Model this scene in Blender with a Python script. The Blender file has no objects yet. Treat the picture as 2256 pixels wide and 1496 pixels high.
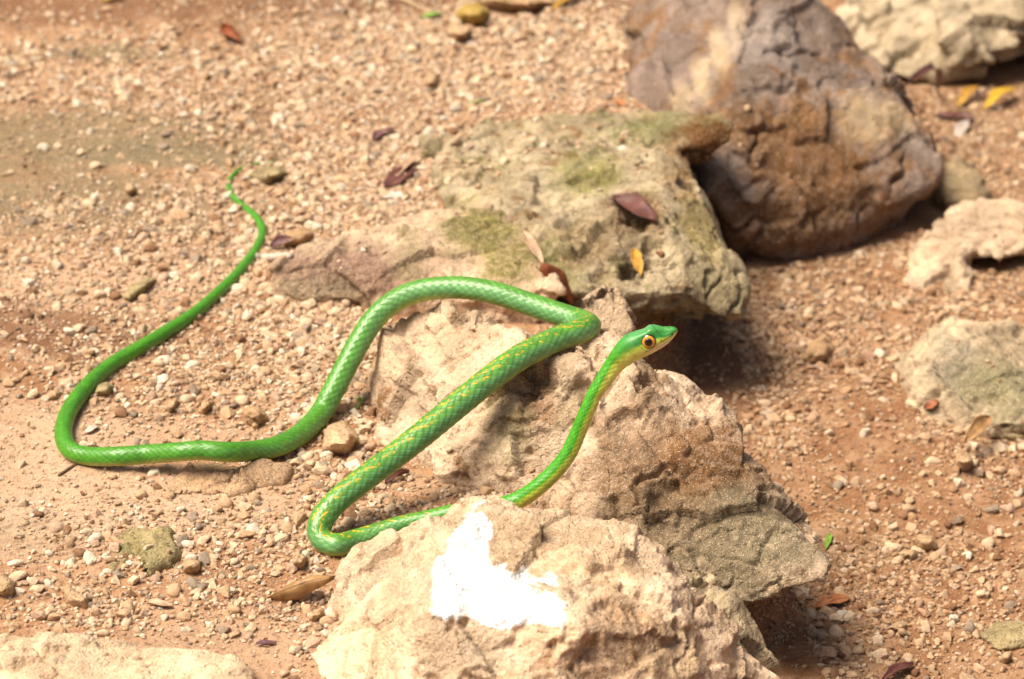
import bpy, bmesh, math, random
import numpy as np
from mathutils import Vector, Euler, Matrix
from mathutils.bvhtree import BVHTree

rng = np.random.default_rng(7)
random.seed(7)
scn = bpy.context.scene
col = scn.collection

# ------------------------------------------------------------------ camera, sky, sun, exposure
F = 6397.0                                  # focal length in pixels of the 2256 px wide photograph
TH = math.radians(27.0)                     # the camera looks 27 degrees down
CAM = Vector((0.0, -1.65 * math.cos(TH), 1.65 * math.sin(TH)))
cam_d = bpy.data.cameras.new('camera')
cam = bpy.data.objects.new('camera', cam_d)
col.objects.link(cam)
cam.location = CAM
cam.rotation_euler = (math.pi / 2 - TH, 0, 0)
cam_d.sensor_width = 36.0
cam_d.lens = 36.0 * F / 2256.0
cam_d.clip_start = 0.02
cam_d.clip_end = 400.0
cam_d.dof.use_dof = True
cam_d.dof.focus_distance = 1.44
cam_d.dof.aperture_fstop = 12.0
scn.camera = cam

SUN_DIR = Vector((-0.46, -0.10, 0.88)).normalized()      # towards the sun: high, from the left
world = bpy.data.worlds.new('World')
scn.world = world
world.use_nodes = True
wn = world.node_tree
wn.nodes.clear()
w_out = wn.nodes.new('ShaderNodeOutputWorld')
w_bg = wn.nodes.new('ShaderNodeBackground')
w_sky = wn.nodes.new('ShaderNodeTexSky')
w_sky.sky_type = 'NISHITA'
w_sky.sun_disc = False
w_sky.sun_elevation = math.asin(SUN_DIR.z)
w_sky.sun_rotation = math.atan2(SUN_DIR.x, SUN_DIR.y)
w_sky.air_density = 1.0
w_sky.dust_density = 9.0
w_sky.ozone_density = 0.3
w_bg.inputs[1].default_value = 0.05
wn.links.new(w_sky.outputs[0], w_bg.inputs[0])
wn.links.new(w_bg.outputs[0], w_out.inputs[0])

sun_d = bpy.data.lights.new('sun', 'SUN')
sun_d.energy = 2.6
sun_d.angle = math.radians(32.0)
sun_d.color = (1.0, 0.92, 0.79)
sun = bpy.data.objects.new('sun', sun_d)
col.objects.link(sun)
sun.rotation_euler = SUN_DIR.to_track_quat('Z', 'Y').to_euler()
sun.location = (-1, 0.3, 2.4)

scn.view_settings.view_transform = 'Standard'
scn.view_settings.look = 'None'
scn.view_settings.gamma = 1.0
scn.view_settings.exposure = 1.26
scn.render.engine = 'CYCLES'
scn.cycles.use_denoising = True
scn.cycles.use_adaptive_sampling = True
scn.cycles.adaptive_threshold = 0.015
scn.cycles.max_bounces = 6
scn.cycles.diffuse_bounces = 4

# ------------------------------------------------------------------ helpers: pixels and noise
CT, ST = math.cos(TH), math.sin(TH)


def ray(px, py):
    u = (px - 1128.0) / F
    v = (748.0 - py) / F
    return Vector((u, CT + v * ST, -ST + v * CT))


def PY(px, py, Y):          # the point that a pixel shows at the depth Y (metres)
    d = ray(px, py)
    return CAM + d * ((Y - CAM.y) / d.y)


def PZ(px, py, z):          # the point that a pixel shows on the level z
    d = ray(px, py)
    return CAM + d * ((z - CAM.z) / d.z)


def project(x, y, z):       # world -> photograph pixels (arrays or numbers)
    dx, dy, dz = x - CAM.x, y - CAM.y, z - CAM.z
    depth = dy * CT - dz * ST
    return 1128.0 + F * dx / depth, 748.0 - F * (dy * ST + dz * CT) / depth, depth


def _h(ix, iy, iz, seed):
    h = (ix.astype(np.uint32) * np.uint32(374761393) + iy.astype(np.uint32) * np.uint32(668265263)
         + iz.astype(np.uint32) * np.uint32(2147483647) + np.uint32((seed * 974711 + 12345) & 0xffffffff))
    h = (h ^ (h >> np.uint32(13))) * np.uint32(1274126177)
    h = (h ^ (h >> np.uint32(16))) * np.uint32(2246822519)
    return h ^ (h >> np.uint32(13))


def perlin(p, seed=0):
    f = np.floor(p)
    i = f.astype(np.int64)
    t = p - f
    w = t * t * t * (t * (t * 6 - 15) + 10)
    out = np.zeros(len(p))
    for a in (0, 1):
        for b in (0, 1):
            for c in (0, 1):
                h = _h(i[:, 0] + a, i[:, 1] + b, i[:, 2] + c, seed)
                gx = (h & np.uint32(1023)).astype(np.float64) / 511.5 - 1
                gy = ((h >> np.uint32(10)) & np.uint32(1023)).astype(np.float64) / 511.5 - 1
                gz = ((h >> np.uint32(20)) & np.uint32(1023)).astype(np.float64) / 511.5 - 1
                dot = gx * (t[:, 0] - a) + gy * (t[:, 1] - b) + gz * (t[:, 2] - c)
                ww = (w[:, 0] if a else 1 - w[:, 0]) * (w[:, 1] if b else 1 - w[:, 1]) * (w[:, 2] if c else 1 - w[:, 2])
                out += dot * ww
    return out * 1.2


def fbm(p, size, octaves=4, seed=0, gain=0.5, ridged=False):
    q = p / size
    a, s, tot = 1.0, np.zeros(len(p)), 0.0
    for k in range(octaves):
        n = perlin(q + 17.3 * k, seed + k)
        s += a * ((1 - 2 * np.abs(n)) if ridged else n)
        tot += a
        a *= gain
        q = q * 2.03
    return s / tot


def worley(p, size, seed=0, facet=False):
    q = p / size
    f = np.floor(q)
    i = f.astype(np.int64)
    t = q - f
    f1 = np.full(len(p), 9.0)
    f2 = np.full(len(p), 9.0)
    idv = np.zeros(len(p))
    off = np.zeros((len(p), 3))
    for a in (-1, 0, 1):
        for b in (-1, 0, 1):
            for c in (-1, 0, 1):
                h = _h(i[:, 0] + a, i[:, 1] + b, i[:, 2] + c, seed)
                ox = (h & np.uint32(1023)).astype(np.float64) / 1023
                oy = ((h >> np.uint32(10)) & np.uint32(1023)).astype(np.float64) / 1023
                oz = ((h >> np.uint32(20)) & np.uint32(1023)).astype(np.float64) / 1023
                d = (a + ox - t[:, 0]) ** 2 + (b + oy - t[:, 1]) ** 2 + (c + oz - t[:, 2]) ** 2
                near = d < f1
                f2 = np.where(near, f1, np.minimum(f2, d))
                idv = np.where(near, (h >> np.uint32(4)) % np.uint32(997) / 997.0, idv)
                f1 = np.where(near, d, f1)
                if facet:
                    off[near] = np.stack([t[:, 0] - a - ox, t[:, 1] - b - oy, t[:, 2] - c - oz], 1)[near]
    if facet:           # each cell is a tilted plane
        ang = idv * 40.0
        r2 = (idv * 7919.0) % 1.0 * 2 - 1
        rr = np.sqrt(1 - r2 * r2)
        dirs = np.stack([rr * np.cos(ang), rr * np.sin(ang), r2], 1)
        return np.sqrt(f1), np.sqrt(f2), idv, (off * dirs).sum(1)
    return np.sqrt(f1), np.sqrt(f2), idv


def sstep(x, a, b):
    t = np.clip((x - a) / (b - a), 0, 1)
    return t * t * (3 - 2 * t)


def mesh_from(name, verts, faces):
    me = bpy.data.meshes.new(name)
    verts = np.asarray(verts, dtype=np.float32)
    if isinstance(faces, np.ndarray):
        n = faces.shape[1]
        me.vertices.add(len(verts))
        me.vertices.foreach_set('co', verts.ravel())
        me.loops.add(faces.size)
        me.loops.foreach_set('vertex_index', faces.astype(np.int32).ravel())
        me.polygons.add(len(faces))
        me.polygons.foreach_set('loop_start', np.arange(0, faces.size, n, dtype=np.int32))
        me.update(calc_edges=True)
        me.validate()
    else:
        me.from_pydata(verts.tolist(), [], faces)
        me.update()
    return me


def smooth(me, on=True):
    me.polygons.foreach_set('use_smooth', np.full(len(me.polygons), on))


def link(name, me, mat=None, parent=None, loc=None, **props):
    o = bpy.data.objects.new(name, me)
    col.objects.link(o)
    if mat is not None and me is not None:
        me.materials.append(mat)
    if parent is not None:
        o.parent = parent
    if loc is not None:
        o.location = loc
    for k, v in props.items():
        if v is not None:
            o[k] = v
    return o


# ------------------------------------------------------------------ materials
class NT:
    def __init__(self, name):
        self.m = bpy.data.materials.new(name)
        self.m.use_nodes = True
        self.t = self.m.node_tree
        self.t.nodes.clear()
        self.out = self.n('ShaderNodeOutputMaterial')
        self.b = self.n('ShaderNodeBsdfPrincipled')
        self.l(self.b.outputs[0], self.out.inputs[0])

    def n(self, kind, **kw):
        nd = self.t.nodes.new(kind)
        for k, v in kw.items():
            setattr(nd, k, v)
        return nd

    def l(self, a, b):
        self.t.links.new(a, b)

    def put(self, sock, v):
        if isinstance(v, bpy.types.NodeSocket):
            self.l(v, sock)
        elif isinstance(v, (tuple, list)):
            sock.default_value = (*v, 1.0) if len(v) == 3 and sock.type == 'RGBA' else v
        else:
            sock.default_value = v

    def noise(self, vec, scale, detail=4, rough=0.55, dist=0.0):
        nd = self.n('ShaderNodeTexNoise')
        self.l(vec, nd.inputs['Vector'])
        nd.inputs['Scale'].default_value = scale
        nd.inputs['Detail'].default_value = detail
        nd.inputs['Roughness'].default_value = rough
        nd.inputs['Distortion'].default_value = dist
        return nd.outputs['Fac']

    def vor(self, vec, scale, feature='F1', out='Distance'):
        nd = self.n('ShaderNodeTexVoronoi', feature=feature)
        self.l(vec, nd.inputs['Vector'])
        nd.inputs['Scale'].default_value = scale
        return nd.outputs[out]

    def ramp(self, fac, a, b, lo=0.0, hi=1.0):
        nd = self.n('ShaderNodeMapRange', interpolation_type='SMOOTHSTEP')
        self.l(fac, nd.inputs[0])
        nd.inputs[1].default_value = a
        nd.inputs[2].default_value = b
        nd.inputs[3].default_value = lo
        nd.inputs[4].default_value = hi
        return nd.outputs[0]

    def mix(self, fac, a, b, mode='MIX'):
        nd = self.n('ShaderNodeMix', data_type='RGBA', blend_type=mode)
        self.put(nd.inputs[0], fac)
        self.put(nd.inputs[6], a)
        self.put(nd.inputs[7], b)
        return nd.outputs[2]

    def math(self, op, a, b=0.0, c=None):
        nd = self.n('ShaderNodeMath', operation=op)
        self.put(nd.inputs[0], a)
        self.put(nd.inputs[1], b)
        if c is not None:
            self.put(nd.inputs[2], c)
        return nd.outputs[0]

    def bump(self, height, dist, strength=1.0, prev=None):
        nd = self.n('ShaderNodeBump')
        self.l(height, nd.inputs['Height'])
        nd.inputs['Distance'].default_value = dist
        self.put(nd.inputs['Strength'], strength)
        if prev is not None:
            self.l(prev, nd.inputs['Normal'])
        return nd.outputs[0]

    def obj(self):
        return self.n('ShaderNodeTexCoord').outputs['Object']

    def spot(self, vec, c, r, wob, wscale=60.0, amount=0.6):
        """an irregular stain: 1 inside radius r of point c (object space), with a wobbly rim"""
        sub = self.n('ShaderNodeVectorMath', operation='SUBTRACT')
        self.l(vec, sub.inputs[0])
        sub.inputs[1].default_value = c
        sc = self.n('ShaderNodeVectorMath', operation='DIVIDE')
        self.l(sub.outputs[0], sc.inputs[0])
        sc.inputs[1].default_value = r
        ln = self.n('ShaderNodeVectorMath', operation='LENGTH')
        self.l(sc.outputs[0], ln.inputs[0])
        w = self.math('MULTIPLY', self.math('SUBTRACT', self.noise(vec, wscale, 5, 0.6), 0.5), amount * 2)
        return self.ramp(self.math('ADD', ln.outputs['Value'], w), 1.0 + wob, 1.0 - wob)


def sat(c, k=1.28):
    m_ = 0.35 * c[0] + 0.5 * c[1] + 0.15 * c[2]
    return tuple(max(0.005, m_ + (x - m_) * k) for x in c)


def rock_material(name, light, mid, dark, moss=0.0, moss_col=(0.14, 0.135, 0.05), soil=0.0, grey=0.3,
                  spots=(), off=0.0, lichen=0.3, soil_col=(0.20, 0.105, 0.05)):
    light, mid, dark, moss_col, soil_col = [sat(q) for q in (light, mid, dark, moss_col, soil_col)]
    spots = [(a_, b_, sat(c_) if k_ < 1 else c_, k_) for (a_, b_, c_, k_) in spots]
    t = NT(name)
    v0 = t.obj()
    mp = t.n('ShaderNodeMapping')
    t.l(v0, mp.inputs[0])
    mp.inputs['Location'].default_value = (off, off * 0.7, -off)
    v = mp.outputs[0]
    n1 = t.noise(v, 28, 5, 0.6, 0.4)
    n2 = t.noise(v, 75, 6, 0.65, 0.3)
    n3 = t.noise(v, 260, 5, 0.65)
    n4 = t.noise(v, 900, 3, 0.6)
    c = t.mix(t.ramp(n1, 0.36, 0.62), light, mid)
    c = t.mix(t.math('MULTIPLY', t.ramp(n2, 0.52, 0.68), 0.6), c, dark)
    c = t.mix(t.math('MULTIPLY', t.ramp(t.noise(v, 45, 6, 0.7, 0.8), 0.55, 0.70), grey), c, (0.22, 0.18, 0.14))
    c = t.mix(t.math('MULTIPLY', t.ramp(t.noise(v, 130, 8, 0.72, 0.6), 0.55, 0.68), t.ramp(n1, 0.42, 0.62, 0.12, 0.6)), c, t.mix(0.5, dark, (0.17, 0.095, 0.05)))
    if soil:
        s = t.ramp(t.noise(v, 34, 6, 0.7, 0.5), 0.62 - 0.22 * soil, 0.72 - 0.22 * soil)
        c = t.mix(t.math('MULTIPLY', s, 0.85), c, soil_col)
    if moss:
        m = t.ramp(t.noise(v, 42, 6, 0.72, 0.4), 0.64 - 0.2 * moss, 0.76 - 0.2 * moss)
        c = t.mix(t.math('MULTIPLY', m, 0.8), c, moss_col)
    lk = t.math('MULTIPLY', t.ramp(t.noise(v, 240, 7, 0.75, 0.5), 0.56, 0.66), t.ramp(t.noise(v, 38, 4, 0.6), 0.40, 0.60, 0.1, 1.0))
    c = t.mix(t.math('MULTIPLY', lk, lichen), c, (0.075, 0.062, 0.042))
    for (pc, pr, pcol, k) in spots:
        if k >= 1.0:
            c = t.mix(t.spot(v0, pc, pr, 0.14, 90.0, 0.55), c, pcol)
        else:
            sm = t.math('MULTIPLY', t.spot(v0, pc, pr, 0.5, 70.0, 0.9), t.ramp(n3, 0.28, 0.60, 0.6 * k, 1.0))
            c = t.mix(t.math('MULTIPLY', sm, k), c, t.mix(t.ramp(n2, 0.35, 0.65), pcol, tuple(min(1, x * 1.3) for x in pcol)))
    # grain: pale crystals, dark specks, pits of dirt
    c = t.mix(t.math('MULTIPLY', t.ramp(n3, 0.35, 0.68), 0.40), c, t.mix(1.0, c, (0.60, 0.53, 0.48), 'MULTIPLY'))
    c = t.mix(t.math('MULTIPLY', t.ramp(n4, 0.57, 0.71), t.ramp(n1, 0.38, 0.62, 0.2, 0.65)), c, (0.10, 0.06, 0.035))
    c = t.mix(t.math('MULTIPLY', t.ramp(t.noise(v, 1300, 2, 0.5), 0.59, 0.69), 0.6), c, (0.72, 0.60, 0.46))
    t.l(c, t.b.inputs['Base Color'])
    t.b.inputs['Roughness'].default_value = 0.92
    t.b.inputs['Specular IOR Level'].default_value = 0.25
    rg = t.noise(v, 26, 4, 0.6, 0.5)
    bm = t.bump(n2, 0.005, 0.6)
    bm = t.bump(n3, 0.0032, t.ramp(rg, 0.38, 0.60, 0.3, 1.0), bm)
    bm = t.bump(n4, 0.0014, t.ramp(rg, 0.38, 0.60, 0.35, 1.0), bm)
    pit = t.ramp(t.vor(v, 330), 0.05, 0.42)
    bm = t.bump(pit, 0.0012, 0.5, bm)
    t.l(bm, t.b.inputs['Normal'])
    return t.m


def plain(name, colr, rough=0.7, spec=0.3, vary=0.25, scale=300.0, bump=0.0006, second=None):
    t = NT(name)
    v = t.obj()
    n = t.noise(v, scale, 5, 0.6, 0.3)
    sec = second or tuple(x * 0.55 for x in colr)
    c = t.mix(t.math('MULTIPLY', t.ramp(n, 0.35, 0.68), min(1.0, vary * 2.5)), colr, sec)
    t.l(c, t.b.inputs['Base Color'])
    t.b.inputs['Roughness'].default_value = rough
    t.b.inputs['Specular IOR Level'].default_value = spec
    if bump:
        t.l(t.bump(t.noise(v, scale * 2.2, 4, 0.6), bump, 0.8), t.b.inputs['Normal'])
    return t.m


# ------------------------------------------------------------------ the ground: a gravel path on the left, lower soil on the right
BANK = np.array([(0.0, -3.0), (0.02, -0.60), (0.03, -0.31), (0.020, -0.262), (0.045, -0.238), (0.108, -0.216), (0.135, -0.200), (0.115, -0.12), (0.075, -0.01),
                 (0.062, 0.045), (0.085, 0.085), (0.095, 0.18), (0.10, 0.26), (0.12, 0.36), (0.16, 0.60), (0.2, 1.2), (0.3, 6.0)])


def bank_side(x, y):
    return x - np.interp(y, BANK[:, 1], BANK[:, 0])


def ground_z(x, y):
    x = np.atleast_1d(np.asarray(x, float))
    y = np.atleast_1d(np.asarray(y, float))
    p = np.stack([x, y, np.zeros_like(x)], 1)
    d = bank_side(x, y) + 0.006 * fbm(p, 0.03, 3, 40)
    drop = sstep(d, -0.012, 0.022)
    z = -0.07 * drop
    far = np.hypot(x, y)
    z = z + 0.007 * fbm(p, 0.14, 3, 41) + 0.0022 * fbm(p, 0.022, 4, 43)
    z = z + 0.05 * fbm(p, 1.6, 3, 45) * sstep(far, 0.9, 2.5)
    return z


def gz(x, y):
    return float(ground_z(x, y)[0])


def build_ground():
    xs = np.concatenate([-np.geomspace(60, 0.66, 26), np.linspace(-0.64, 0.64, 500), np.geomspace(0.66, 60, 26)])
    ys = np.concatenate([-np.geomspace(60, 0.70, 26), np.linspace(-0.68, 0.25, 380), 0.25 + np.geomspace(0.003, 60, 240)])
    ys = np.unique(np.round(ys, 5))
    X, Y = np.meshgrid(xs, ys)
    x, y = X.ravel(), Y.ravel()
    z = ground_z(x, y)
    p = np.stack([x, y, z], 1)
    near = np.hypot(x, y) < 1.2
    pn = p[near]
    f1, f2, idv = worley(pn + 0.004 * np.stack([fbm(pn, 0.01, 2, 50), fbm(pn, 0.01, 2, 51), 0 * pn[:, 0]], 1), 0.011, 52)
    clod = (f2 - f1) * (0.2 + idv) * sstep(fbm(pn, 0.06, 3, 53), -0.1, 0.35)
    z[near] += 0.0022 * clod + 0.0009 * fbm(pn, 0.006, 3, 54)
    bk = near & (np.abs(bank_side(x, y)) < 0.06)
    pb = np.stack([x, y, z], 1)[bk]
    x = x.copy()
    y = y.copy()
    x[bk] += 0.006 * fbm(pb, 0.016, 4, 57, 0.6)
    y[bk] += 0.006 * fbm(pb, 0.016, 4, 58, 0.6)
    z[bk] += 0.0025 * fbm(pb, 0.009, 3, 59, 0.6)
    v = np.stack([x, y, z], 1)
    ny, nx = X.shape
    idx = np.arange(ny * nx).reshape(ny, nx)
    f = np.stack([idx[:-1, :-1], idx[:-1, 1:], idx[1:, 1:], idx[1:, :-1]], -1).reshape(-1, 4)
    me = mesh_from('ground', v, f)
    smooth(me)
    t = NT('soil')
    o = t.obj()
    n1 = t.noise(o, 9, 5, 0.6, 0.3)
    n2 = t.noise(o, 40, 6, 0.65, 0.4)
    n3 = t.noise(o, 220, 6, 0.7)
    n4 = t.noise(o, 800, 4, 0.65)
    c = t.mix(t.ramp(n1, 0.35, 0.65), (0.48, 0.265, 0.135), (0.34, 0.165, 0.075))
    c = t.mix(t.math('MULTIPLY', t.ramp(n2, 0.42, 0.68), 0.8), c, (0.60, 0.385, 0.235))
    c = t.mix(t.math('MULTIPLY', t.ramp(t.noise(o, 60, 6, 0.7, 0.5), 0.58, 0.70), 0.7), c, (0.26, 0.115, 0.065))
    for (px, py, rx, ry, k) in ((70, 990, .05, .05, .9), (330, 1110, .09, .035, .85), (120, 1150, .05, .04, .7), (450, 600, .10, .04, .5), (120, 640, .09, .04, .6), (520, 1420, .06, .03, .5), (330, 960, .06, .02, .5)):
        q = PZ(px, py, 0.0)
        m = t.spot(o, (q.x, q.y, q.z), (rx, ry, 1.0), 0.5, 45.0, 0.7)
        c = t.mix(t.math('MULTIPLY', m, k), c, t.mix(t.ramp(n2, 0.35, 0.7), (0.66, 0.455, 0.30), (0.58, 0.37, 0.225)))
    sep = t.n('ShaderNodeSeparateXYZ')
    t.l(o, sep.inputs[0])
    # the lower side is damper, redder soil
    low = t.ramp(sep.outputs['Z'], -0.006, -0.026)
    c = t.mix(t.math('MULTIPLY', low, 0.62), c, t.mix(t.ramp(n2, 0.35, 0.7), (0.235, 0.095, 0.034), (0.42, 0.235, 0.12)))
    for (px, py, rx, ry, k) in ((120, 300, .14, .05, 1.0), (230, 460, .10, .05, .75), (60, 420, .07, .05, .7), (420, 345, .07, .02, .9),
                                (260, 120, .05, .018, .95), (640, 210, .11, .02, .4), (90, 1180, .03, .02, .35),
                                (1330, 110, .04, .018, .7), (1860, 1210, .035, .02, .45), (480, 330, .09, .03, .45)):
        q = PZ(px, py, 0.0 if px < 1600 else -0.07)
        m = t.spot(o, (q.x, q.y, q.z), (rx, ry, 1.0), 0.35, 55.0, 0.7)
        c = t.mix(t.math('MULTIPLY', m, t.ramp(n3, 0.3, 0.62, 0.25 * k, k)), c, (0.215, 0.18, 0.10))
    for (px, py, rx, ry) in ((300, -10, .25, .07), (1050, -20, .22, .05), (1330, 60, .06, .05), (60, 720, .05, .03), (230, 760, .06, .02), (1640, 760, .06, .07)):
        q = PZ(px, py, 0.0 if px < 1600 else -0.07)
        c = t.mix(t.math('MULTIPLY', t.spot(o, (q.x, q.y, q.z), (rx, ry, 1.0), 0.4, 40.0, 0.8), 0.75), c, (0.21, 0.10, 0.05))
    c = t.mix(t.math('MULTIPLY', t.ramp(n3, 0.50, 0.68), 0.7), c, (0.16, 0.075, 0.036))
    c = t.mix(t.math('MULTIPLY', t.ramp(n4, 0.55, 0.72), 0.55), c, (0.60, 0.43, 0.29))
    c = t.mix(t.math('MULTIPLY', t.ramp(t.noise(o, 1100, 3, 0.6), 0.58, 0.72), 0.55), c, (0.13, 0.07, 0.04))
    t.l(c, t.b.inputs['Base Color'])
    t.b.inputs['Roughness'].default_value = 0.95
    t.b.inputs['Specular IOR Level'].default_value = 0.2
    bm = t.bump(n3, 0.004, 0.7)
    bm = t.bump(n4, 0.0016, 0.9, bm)
    t.l(bm, t.b.inputs['Normal'])
    return link('ground', me, t.m, kind='structure', label='reddish brown soil with fine grit, higher on the path side')


ground = build_ground()

# ------------------------------------------------------------------ rocks: unions of chipped blocks, remeshed and weathered
BVH_V, BVH_F = [], []
ROCKS = {}


def hull_points(pts):
    out = []
    for p in pts:
        out.append(Vector(p[1:]) if p[0] == 'w' else PY(*p))
    return out


def remeshed(hulls, voxel):
    bm = bmesh.new()
    for pts in hulls:
        b2 = bmesh.new()
        for p in hull_points(pts):
            b2.verts.new(p)
        r = bmesh.ops.convex_hull(b2, input=b2.verts)
        junk = [g for g in set(r['geom_interior']) | set(r['geom_unused']) if isinstance(g, bmesh.types.BMVert)]
        if junk:
            bmesh.ops.delete(b2, geom=junk, context='VERTS')
        bmesh.ops.recalc_face_normals(b2, faces=b2.faces)
        tmp = bpy.data.meshes.new('t')
        b2.to_mesh(tmp)
        b2.free()
        bm.from_mesh(tmp)
        bpy.data.meshes.remove(tmp)
    me = bpy.data.meshes.new('t')
    bm.to_mesh(me)
    bm.free()
    o = bpy.data.objects.new('t', me)
    col.objects.link(o)
    md = o.modifiers.new('r', 'REMESH')
    md.mode = 'VOXEL'
    md.voxel_size = voxel
    dg = bpy.context.evaluated_depsgraph_get()
    dg.update()
    res = bpy.data.meshes.new_from_object(o.evaluated_get(dg))
    bpy.data.objects.remove(o)
    bpy.data.meshes.remove(me)
    return res


def coords(me):
    a = np.empty(len(me.vertices) * 3, dtype=np.float32)
    me.vertices.foreach_get('co', a)
    return a.reshape(-1, 3).astype(np.float64)


def normals(me):
    a = np.empty(len(me.vertices) * 3, dtype=np.float32)
    me.vertex_normals.foreach_get('vector', a)
    return a.reshape(-1, 3).astype(np.float64)


def setco(me, v):
    me.vertices.foreach_set('co', v.astype(np.float32).ravel())
    me.update()


def relax(me, v, n, k=0.5):
    e = np.empty(len(me.edges) * 2, dtype=np.int32)
    me.edges.foreach_get('vertices', e)
    e = e.reshape(-1, 2)
    cnt = np.bincount(e.ravel(), minlength=len(v)).astype(float)
    for _ in range(n):
        s = np.stack([np.bincount(e[:, 0], weights=v[e[:, 1], k2], minlength=len(v))
                      + np.bincount(e[:, 1], weights=v[e[:, 0], k2], minlength=len(v)) for k2 in range(3)], 1)
        v = v + k * (s / cnt[:, None] - v)
    return v


def rock(name, hulls, voxel, mat, label, category='rock', seed=0, rough=1.0, pits=1.0, chips=1.0, relaxn=2,
         group=None, pebbly=0.0, relief=(), scale=1.0, cracks=1.0):
    me = remeshed(hulls, voxel)
    v = relax(me, coords(me), relaxn)
    setco(me, v)
    nr = normals(me)
    S = scale
    warp = 0.006 * S * np.stack([fbm(v, 0.02 * S, 3, seed + 1), fbm(v, 0.02 * S, 3, seed + 5), fbm(v, 0.02 * S, 3, seed + 9)], 1)
    # broken facets: every cell is a tilted plane with a step to its neighbours
    f1, f2, idv, pl = worley(v + warp * 0.8, 0.042 * S, seed + 11, True)
    chip = 0.0080 * S * chips * pl + (idv - 0.5) * 0.003 * S * chips
    g1, g2, gid, gp = worley(v + warp, 0.015 * S, seed + 12, True)
    local = 0.35 + 0.9 * sstep(fbm(v, 0.05 * S, 2, seed + 15), -0.25, 0.35)
    chip += (0.0036 * gp + (gid - 0.5) * 0.0016) * S * chips * local
    d = chip + rough * S * (0.0040 * fbm(v, 0.06 * S, 3, seed + 20)
                            + 0.0022 * (fbm(v + warp, 0.024 * S, 4, seed + 25, 0.55, True) - 0.35) * local
                            + 0.0008 * fbm(v, 0.006 * S, 3, seed + 31))
    # solution pits, in patches
    h1, h2, hid = worley(v + warp * 1.2, 0.0095 * S, seed + 40)
    mask = sstep(fbm(v, 0.045 * S, 3, seed + 41), -0.08, 0.20)
    d -= pits * 0.0045 * S * sstep(0.48 - h1, 0.0, 0.34) * mask * hid
    # cracks: thin broken creases
    cr = 1 - np.abs(fbm(v + 2.0 * warp, 0.05 * S, 2, seed + 70)) * 2
    crm = sstep(fbm(v, 0.035 * S, 2, seed + 73), -0.05, 0.2)
    d -= cracks * 0.0034 * S * sstep(cr, 0.945, 0.985) * crm
    v = v + nr * d[:, None]
    for (px, py, Y, r, depth) in relief:        # hollows (depth < 0) and bosses
        c = np.array(PY(px, py, Y))
        q = v - c
        w = np.exp(-((q ** 2).sum(1)) / (r * r))
        w = sstep(w * (0.75 + 0.5 * np.clip(fbm(v, r * 0.7, 4, seed + 60, 0.6) + 0.5, 0, 1)) + 0.5 * fbm(v, r * 0.7, 4, seed + 60, 0.6) * (w > 0.03), 0.28, 0.85)
        v = v + nr * (depth * w)[:, None]
    base = np.array([v[:, 0].mean(), v[:, 1].mean(), v[:, 2].min()])
    if isinstance(mat, dict):
        sp = []
        lst = mat.pop('spots', ())
        if lst:
            setco(me, v)
            bmt = bmesh.new()
            bmt.from_mesh(me)
            own = BVHTree.FromBMesh(bmt)
            bmt.free()
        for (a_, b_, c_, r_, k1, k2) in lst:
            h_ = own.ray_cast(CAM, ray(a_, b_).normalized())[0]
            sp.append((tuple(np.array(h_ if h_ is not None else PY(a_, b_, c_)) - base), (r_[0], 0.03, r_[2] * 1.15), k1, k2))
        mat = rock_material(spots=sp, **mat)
    setco(me, v - base)
    smooth(me)
    me.materials.clear()
    o = link(name, me, mat, loc=base, label=label, category=category, group=group)
    f = np.empty(len(me.loops), dtype=np.int32)
    me.loops.foreach_get('vertex_index', f)
    ls = np.empty(len(me.polygons), dtype=np.int32)
    me.polygons.foreach_get('loop_total', ls)
    start = sum(len(a) for a in BVH_V)
    if (ls == 4).all():
        BVH_F.append(f.reshape(-1, 4) + start)
    else:
        q, k = [], 0
        for n in ls:
            q.append(np.array([f[k], f[k + 1], f[k + 2], f[k + n - 1]]) + start)
            k += n
        BVH_F.append(np.array(q))
    BVH_V.append(v)
    ROCKS[name + str(len(ROCKS))] = (start, start + len(v), pebbly)
    return o


def loc_of(base_pts, px, py, Y):
    return PY(px, py, Y)


CREAM = (0.56, 0.425, 0.30)
BEIGE = (0.46, 0.335, 0.225)
DUN = (0.27, 0.185, 0.12)


def W(x, y, z):
    return ('w', x, y, z)


# --- the front rock with the white mark
D_main = [(985, 1165, -.27), (1010, 1110, -.275), (1150, 1112, -.285), (1240, 1122, -.285), (1370, 1155, -.29), (1455, 1203, -.30),
          (1500, 1245, -.30), (1560, 1325, -.31), (1640, 1425, -.32), (1720, 1500, -.325),
          (850, 1295, -.30), (780, 1345, -.315), (720, 1402, -.325), (684, 1442, -.325), (700, 1490, -.335),
          (950, 1345, -.36), (1250, 1375, -.375), (1400, 1400, -.37), (1500, 1350, -.345),
          W(-.085, -.36, -.03), W(-.06, -.43, -.03), W(.09, -.43, -.06), W(.12, -.37, -.08), W(.12, -.29, -.08), W(-.02, -.265, -.03), W(-.085, -.31, -.03)]
D_knob = [(985, 1150, -.268), (1012, 1100, -.275), (1050, 1087, -.276), (1090, 1089, -.278), (1150, 1112, -.285), (1110, 1190, -.30),
          (1000, 1200, -.295), W(-.03, -.262, .0), W(.0, -.265, .0)]
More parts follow.
